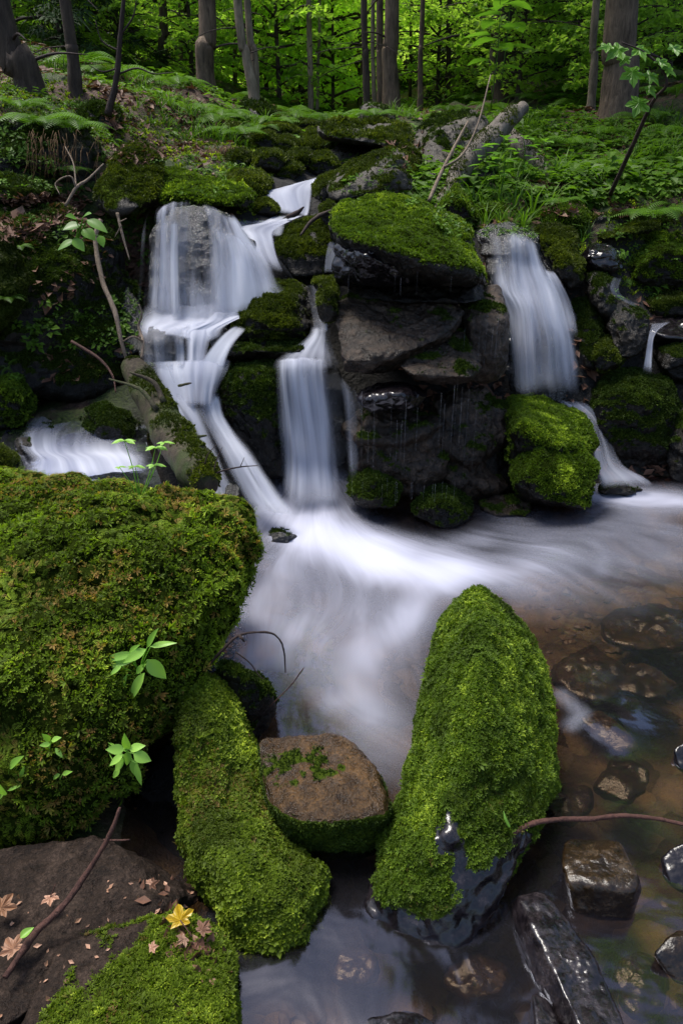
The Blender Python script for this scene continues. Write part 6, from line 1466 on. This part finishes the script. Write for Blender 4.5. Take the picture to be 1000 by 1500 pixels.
# roots hanging under the overhang
mb = MB(); r_ = np.random.default_rng(8)
for i in range(70):
    x = 40 + 105 * r_.beta(.8, 1.1); y = r_.uniform(188, 225); d = 4.25 + r_.uniform(-.05, .1); L = r_.uniform(12, 70)
    tube(mb, [D(x, y, d), D(x + r_.uniform(-6, 8), y + L * .5, d - .04), D(x + r_.uniform(-12, 18), y + L, d - .03)], [.0015, .0012, .0006], 3, 6)
o = mb.build('hanging_roots', M['root']); tag(o, 'fringe of fine brown roots hanging under the left overhang', 'roots', kind='stuff')
mb = MB()
for i in range(90):
    x = r_.uniform(300, 345); y = r_.uniform(215, 230); d = 5.5; L = r_.uniform(12, 32)
    tube(mb, [D(x, y, d), D(x + r_.uniform(-4, 4), y + L * .5, d - .04), D(x + r_.uniform(-5, 5), y + L, d - .03)], [.003, .003, .001], 3, 5)
o = mb.build('hanging_roots', M['root']); tag(o, 'dry grass and roots hanging from the undercut grassy mound', 'roots', kind='stuff')

# ---------------- small plants in the foreground
def plant(name, label, basepx, leaves, mat, off=.02, kind='ovate', width=.5, stem=True, ridx=0, upv=(0, -.55, .8), z=None):
    B = hit(*basepx, ridx, 0); root = empty(name, B); tag(root, label, 'plant')
    sm = MB()
    for i, lf in enumerate(leaves):
        (x0, y0, x1, y1, wpx) = lf[:5]; extra = lf[5] if len(lf) > 5 else 0
        dist = B[1] - off - .012 * (i % 3) - extra
        b0 = D(x0, y0, dist) - B; b1 = D(x1, y1, dist - .012 + .01 * (i % 2)) - B
        lm = MB(); leaf(lm, b0, b1, wpx / FPX * dist * 1.05, np.array(upv) + .15 * np.random.default_rng(i).normal(size=3), a=.35 + .5 * ((i * 37) % 10) / 10, kind=kind)
        lm.build('leaf', M[mat], root, True)
        if stem: tube(sm, [np.zeros(3), b0 * .6 + [0, -.01, .004], b0], [.0016, .0013, .001], 5, 8)
    sm.build('stem', M[mat], root)
    return root
plant('seedling', 'bright green seedling with long pointed leaves on the front of the big boulder', (205, 985),
      [(216, 948, 231, 920, 13), (221, 947, 259, 941, 12), (214, 951, 180, 971, 18), (196, 957, 147, 968, 14), (212, 986, 188, 1030, 20), (216, 966, 244, 995, 26), (198, 966, 152, 978, 12), (186, 988, 174, 1026, 9), (178, 975, 160, 990, 9), (200, 986, 214, 972, 12), (190, 955, 205, 944, 9)], 'palegreen', .05)
plant('seedling', 'bright seedling with a rosette of seven oval leaves low on the big boulder', (150, 1080),
      [(188, 1098, 182, 1075, 16), (190, 1098, 213, 1092, 17), (182, 1098, 155, 1098, 19), (188, 1100, 186, 1122, 15, .01), (180, 1106, 160, 1122, 14), (196, 1104, 222, 1115, 22), (194, 1112, 200, 1138, 16), (182, 1112, 168, 1130, 16), (200, 1118, 207, 1152, 14), (176, 1126, 165, 1140, 12)], 'palegreen', .1)
plant('seedling', 'small seedling with round leaves left of the oval leaf rosette', (78, 1100),
      [(74, 1085, 62, 1075, 11), (76, 1085, 90, 1080, 11), (74, 1090, 58, 1092, 10), (78, 1090, 76, 1107, 13), (82, 1096, 92, 1110, 9)], 'palegreen', .035)
plant('seedling', 'tiny seedling just below the small round leaved one', (90, 1145), [(88, 1130, 86, 1123, 8), (88, 1134, 76, 1142, 9), (92, 1134, 106, 1130, 9), (88, 1138, 90, 1152, 10)], 'palegreen', .03)
plant('seedling', 'seedling with one long leaf and one folded leaf at the left edge of the boulder', (20, 1150), [(14, 1125, 34, 1107, 16), (12, 1158, 32, 1150, 7), (8, 1165, 0, 1150, 14), (30, 1140, 36, 1122, 8), (0, 1170, 8, 1160, 10)], 'palegreen', .04)
# compound-leaved plant on top of the boulder
B = hit(205, 735, 0); root = empty('woodland_herb', B); tag(root, 'pale woodland herb with toothed fingered leaves on top of the big boulder', 'plant')
sm = MB(); ds = B[1] - .02
for j, (cx, cy, s_) in enumerate(((182, 645, 1.0), (228, 655, .95), (198, 683, .75), (226, 681, .8), (240, 648, .7), (175, 684, .5))):
    c = D(cx, cy, ds) - B
    tube(sm, [np.zeros(3), c * .55 + [.005, 0, .0], c], [.0018, .0015, .001], 5, 8)
    lm = MB()
    for k, a in enumerate((0, 50, -50, 105, -105)):
        th = math.radians(a + 10 * j); L = .05 * s_ * (1 if abs(a) < 90 else .75)
        dv = np.array([math.sin(th) * .95, -math.cos(th) * .55 + .1, -.12 if k else .1])
        leaf(lm, c, c + dv * L, L * .42, (0, -.1, 1), a=.5 + .1 * (k % 3), kind='lance', n=6)
        for sg in (-1, 1):
            sdv = np.array([dv[1] * sg, -dv[0] * sg, 0]) * .5 + dv * .7
            leaf(lm, c + dv * L * .4, c + dv * L * .4 + sdv * L * .45, L * .2, (0, -.1, 1), a=.6, kind='lance', n=4)
    lm.build('leaf', M['palegreen'], root, False)
sm.build('stem', M['palegreen'], root)
# leafy plant on the left bank
B = D(120, 352, 3.6); root = empty('leafy_plant', B); tag(root, 'big leaved plant growing from the left bank beside the crooked stick', 'plant')
sm = MB()
for j, (x0, y0, x1, y1, w_) in enumerate(((118, 330, 92, 336, 15), (112, 320, 96, 316, 12), (128, 322, 158, 340, 13), (122, 336, 140, 352, 14), (110, 352, 84, 366, 11), (108, 350, 124, 368, 12), (122, 318, 134, 312, 9), (146, 345, 152, 362, 9))):
    d = 3.5 - .02 * (j % 3); lm = MB(); leaf(lm, D(x0, y0, d) - B, D(x1, y1, d - .03) - B, w_ / FPX * d * 1.3, (0, -.5, .85), a=.3 + .08 * j); lm.build('leaf', M['herb'], root, True)
    tube(sm, [D(112, 356, 3.6) - B, D((x0 + 116) / 2, (y0 + 345) / 2, 3.52) - B, D(x0, y0, d) - B], [.003, .003, .002], 5, 8)
sm.build('stem', M['herb'], root)
# fallen leaves
def fallen(label, px, py, z, size, ax, mat, a=.5, up=(.1, -.35, .9), seed=0, stem=None, cup=.3):
    c = Z(px, py, z); lm = MB(); lobed(lm, c, ax, up, size, 5, a, seed=seed, cup=cup)
    o = lm.build('fallen_leaf', M[mat], None, False); tag(o, label, 'leaf')
    if stem: sb = MB(); tube(sb, [c, Z(*stem)], [.0012, .0009], 5, 5); sb.build('stalk', M['twig'], o)
fallen('yellow maple leaf with green veins lying at the foot of the mossy arm', 264, 1348, .19, .035, (-.3, .9, .2), 'yellow', .8, seed=1, stem=(282, 1372, .18))
fallen('pinkish tan dead leaf beside the long twig', 74, 1314, .17, .022, (.3, -.9, 0), 'tan', .8, seed=2, stem=(82, 1294, .19))
fallen('orange brown curled leaf under the lower end of the long twig', 20, 1390, .17, .032, (-.6, .5, .1), 'tan', .4, seed=3)
fallen('orange brown leaf cut by the left edge', 2, 1330, .17, .035, (.3, .9, .1), 'tan', .1, seed=4)
lm = MB(); leaf(lm, Z(30, 1374, .19), Z(50, 1358, .195), .016, (0, -.3, .9), .4); tag(lm.build('fallen_leaf', M['palegreen']), 'pale greenish folded leaf by the long twig', 'leaf')
fallen('small tan leaf on the dull moss below the yellow leaf', 222, 1388, .19, .014, (.9, .2, .1), 'tan', .9, seed=6)
fallen('brown shrivelled leaf just right of the yellow leaf', 296, 1362, .2, .022, (.5, .7, .2), 'litter', .8, seed=7)
fallen('brown leaf under the yellow leaf', 270, 1375, .18, .018, (-.5, -.7, .2), 'litter', 1.0, seed=8)
fallen('red brown scrap of leaf on the brown earthy slab', 222, 1295, .17, .016, (.8, .3, .1), 'litter', .6, seed=9)
fallen('pale leaf scrap in the dark gap under the mossy arm', 218, 1293, .2, .01, (.2, .9, .1), 'tan', .7, seed=10)
# scattered brown bits in the foreground moss and soil
P = []; r_ = np.random.default_rng(3)
for i in range(70):
    x, y = r_.uniform(0, 330), r_.uniform(1270, 1495); q = hit(x, y, None, .004)
    if q is not None: P.append(q)
for i in range(60):
    x, y = r_.uniform(0, 350), r_.uniform(760, 1200); q = hit(x, y, 0, .012)
    if q is not None: P.append(q)
P = np.array(P); N = np.tile([0, -.5, .85], (len(P), 1)); V, fs, ti = scatter(*DEAD[0], P, basis(N, r_, None, .5), .0045 * np.exp(r_.normal(0, .5, len(P))), r_.uniform(.2, 1.2, len(P)))
o = mk('leaf_litter', V, fs, M['tan'], None, False, {'tint': ti}); tag(o, 'small brown leaf scraps scattered over the foreground moss', 'leaf litter', kind='stuff')

# litter and sprouts lying on the banks and shelves
def px_scatter(name, label, regs, kinds, size, mat, seed, jit=.5, off=.006, cat='leaf litter'):
    r_ = np.random.default_rng(seed); P = []
    for (x0, x1, y0, y1, n, thr) in regs:
        for i in range(n):
            x, y = r_.uniform(x0, x1), r_.uniform(y0, y1); q = hit(x, y, None, off); gq = gnd(x, y, 3.0)
            if q is None or (gq is not None and gq[1] < q[1]): q = gq
            if q is None: continue
            if vn(np.array([q * 5]), seed)[0] > thr: P.append(q)
    P = np.array(P); N = np.tile([.1, -.45, .85], (len(P), 1)); which = r_.integers(0, len(kinds), len(P)); AV = []; AF = []; AT = []; o_ = 0
    for j, tp in enumerate(kinds):
        k = which == j
        V, fs, ti = scatter(*tp, P[k], basis(N[k], r_, None, jit), size * np.exp(r_.normal(0, .35, k.sum())), r_.uniform(.1, 1.25, k.sum()))
        AV.append(V); AF += [f + o_ for f in fs]; AT.append(ti); o_ += len(V)
    o = mk(name, np.concatenate(AV), np.concatenate(AF), M[mat], None, False, {'tint': np.concatenate(AT)}); tag(o, label, cat, kind='stuff')
px_scatter('leaf_litter', 'dead beech leaves heaped on the shelf and scattered over the left bank', [(0, 135, 285, 355, 900, -.3), (20, 210, 350, 560, 260, 0), (150, 300, 110, 240, 1200, -.2), (0, 60, 90, 150, 200, -.3), (250, 330, 150, 230, 300, 0)], DEAD, .024, 'litter', 61)
px_scatter('leaf_litter', 'small heap of wet brown leaves in the crook beside the yellow leaf', [(235, 330, 1335, 1400, 90, -.9), (205, 300, 1285, 1350, 30, -.9), (285, 345, 1380, 1440, 25, -.9)], DEAD, .011, 'litter', 65, .7, .008)
px_scatter('leaf_litter', 'dead leaves on the earth behind the right mossy mounds', [(730, 930, 262, 318, 900, -.3), (560, 620, 150, 280, 120, 0)], DEAD, .024, 'litter', 62)
px_scatter('sprouts', 'small green sprouts growing from the left bank face', [(10, 215, 300, 560, 700, .1), (130, 330, 220, 290, 300, .1), (0, 160, 150, 290, 500, 0)], HERB + FERNL, .028, 'cover', 63, .3, .0, 'sprouts')
px_scatter('sprouts', 'small green sprouts among the rocks beside and above the right fall', [(640, 1000, 260, 350, 600, 0), (520, 690, 290, 350, 260, .1), (900, 1000, 330, 440, 120, .1), (480, 600, 150, 290, 150, .1)], HERB + FERNL, .026, 'cover', 64, .3, .0, 'sprouts')
# ================================================================== LIGHT
w = bpy.data.worlds.new('World'); SC.world = w; w.use_nodes = True
nt = w.node_tree; nt.nodes.clear()
SUN_EL, SUN_AZ = math.radians(69), math.radians(-58)
sk = nt.nodes.new('ShaderNodeTexSky'); sk.sky_type = 'NISHITA'; sk.sun_disc = False
sk.sun_elevation = SUN_EL; sk.sun_rotation = SUN_AZ; sk.air_density = 1.0; sk.dust_density = 2.5; sk.ozone_density = 1.0
bg = nt.nodes.new('ShaderNodeBackground'); bg.inputs[1].default_value = 0.15
ou = nt.nodes.new('ShaderNodeOutputWorld')
nt.links.new(sk.outputs[0], bg.inputs[0]); nt.links.new(bg.outputs[0], ou.inputs[0])
sl = bpy.data.lights.new('sun', 'SUN'); sl.energy = 3.2; sl.angle = math.radians(22); sl.color = (1.0, 0.96, 0.88)
so = bpy.data.objects.new('sun', sl); COL.objects.link(so)
sd = Vector((math.sin(SUN_AZ) * math.cos(SUN_EL), math.cos(SUN_AZ) * math.cos(SUN_EL), math.sin(SUN_EL)))
so.rotation_euler = sd.to_track_quat('Z', 'Y').to_euler()
so.location = (0, 6, 12)
vs = SC.view_settings; vs.view_transform = 'Standard'; vs.look = 'None'; vs.gamma = 1.0; vs.exposure = 0.8; vs.use_curve_mapping = False
SC.cycles.max_bounces = 8; SC.cycles.transparent_max_bounces = 16; SC.cycles.diffuse_bounces = 3; SC.cycles.glossy_bounces = 3
SC.cycles.use_denoising = True
SC.cycles.sample_clamp_indirect = 4.0
print('script seconds', round(time.time() - T0, 1))
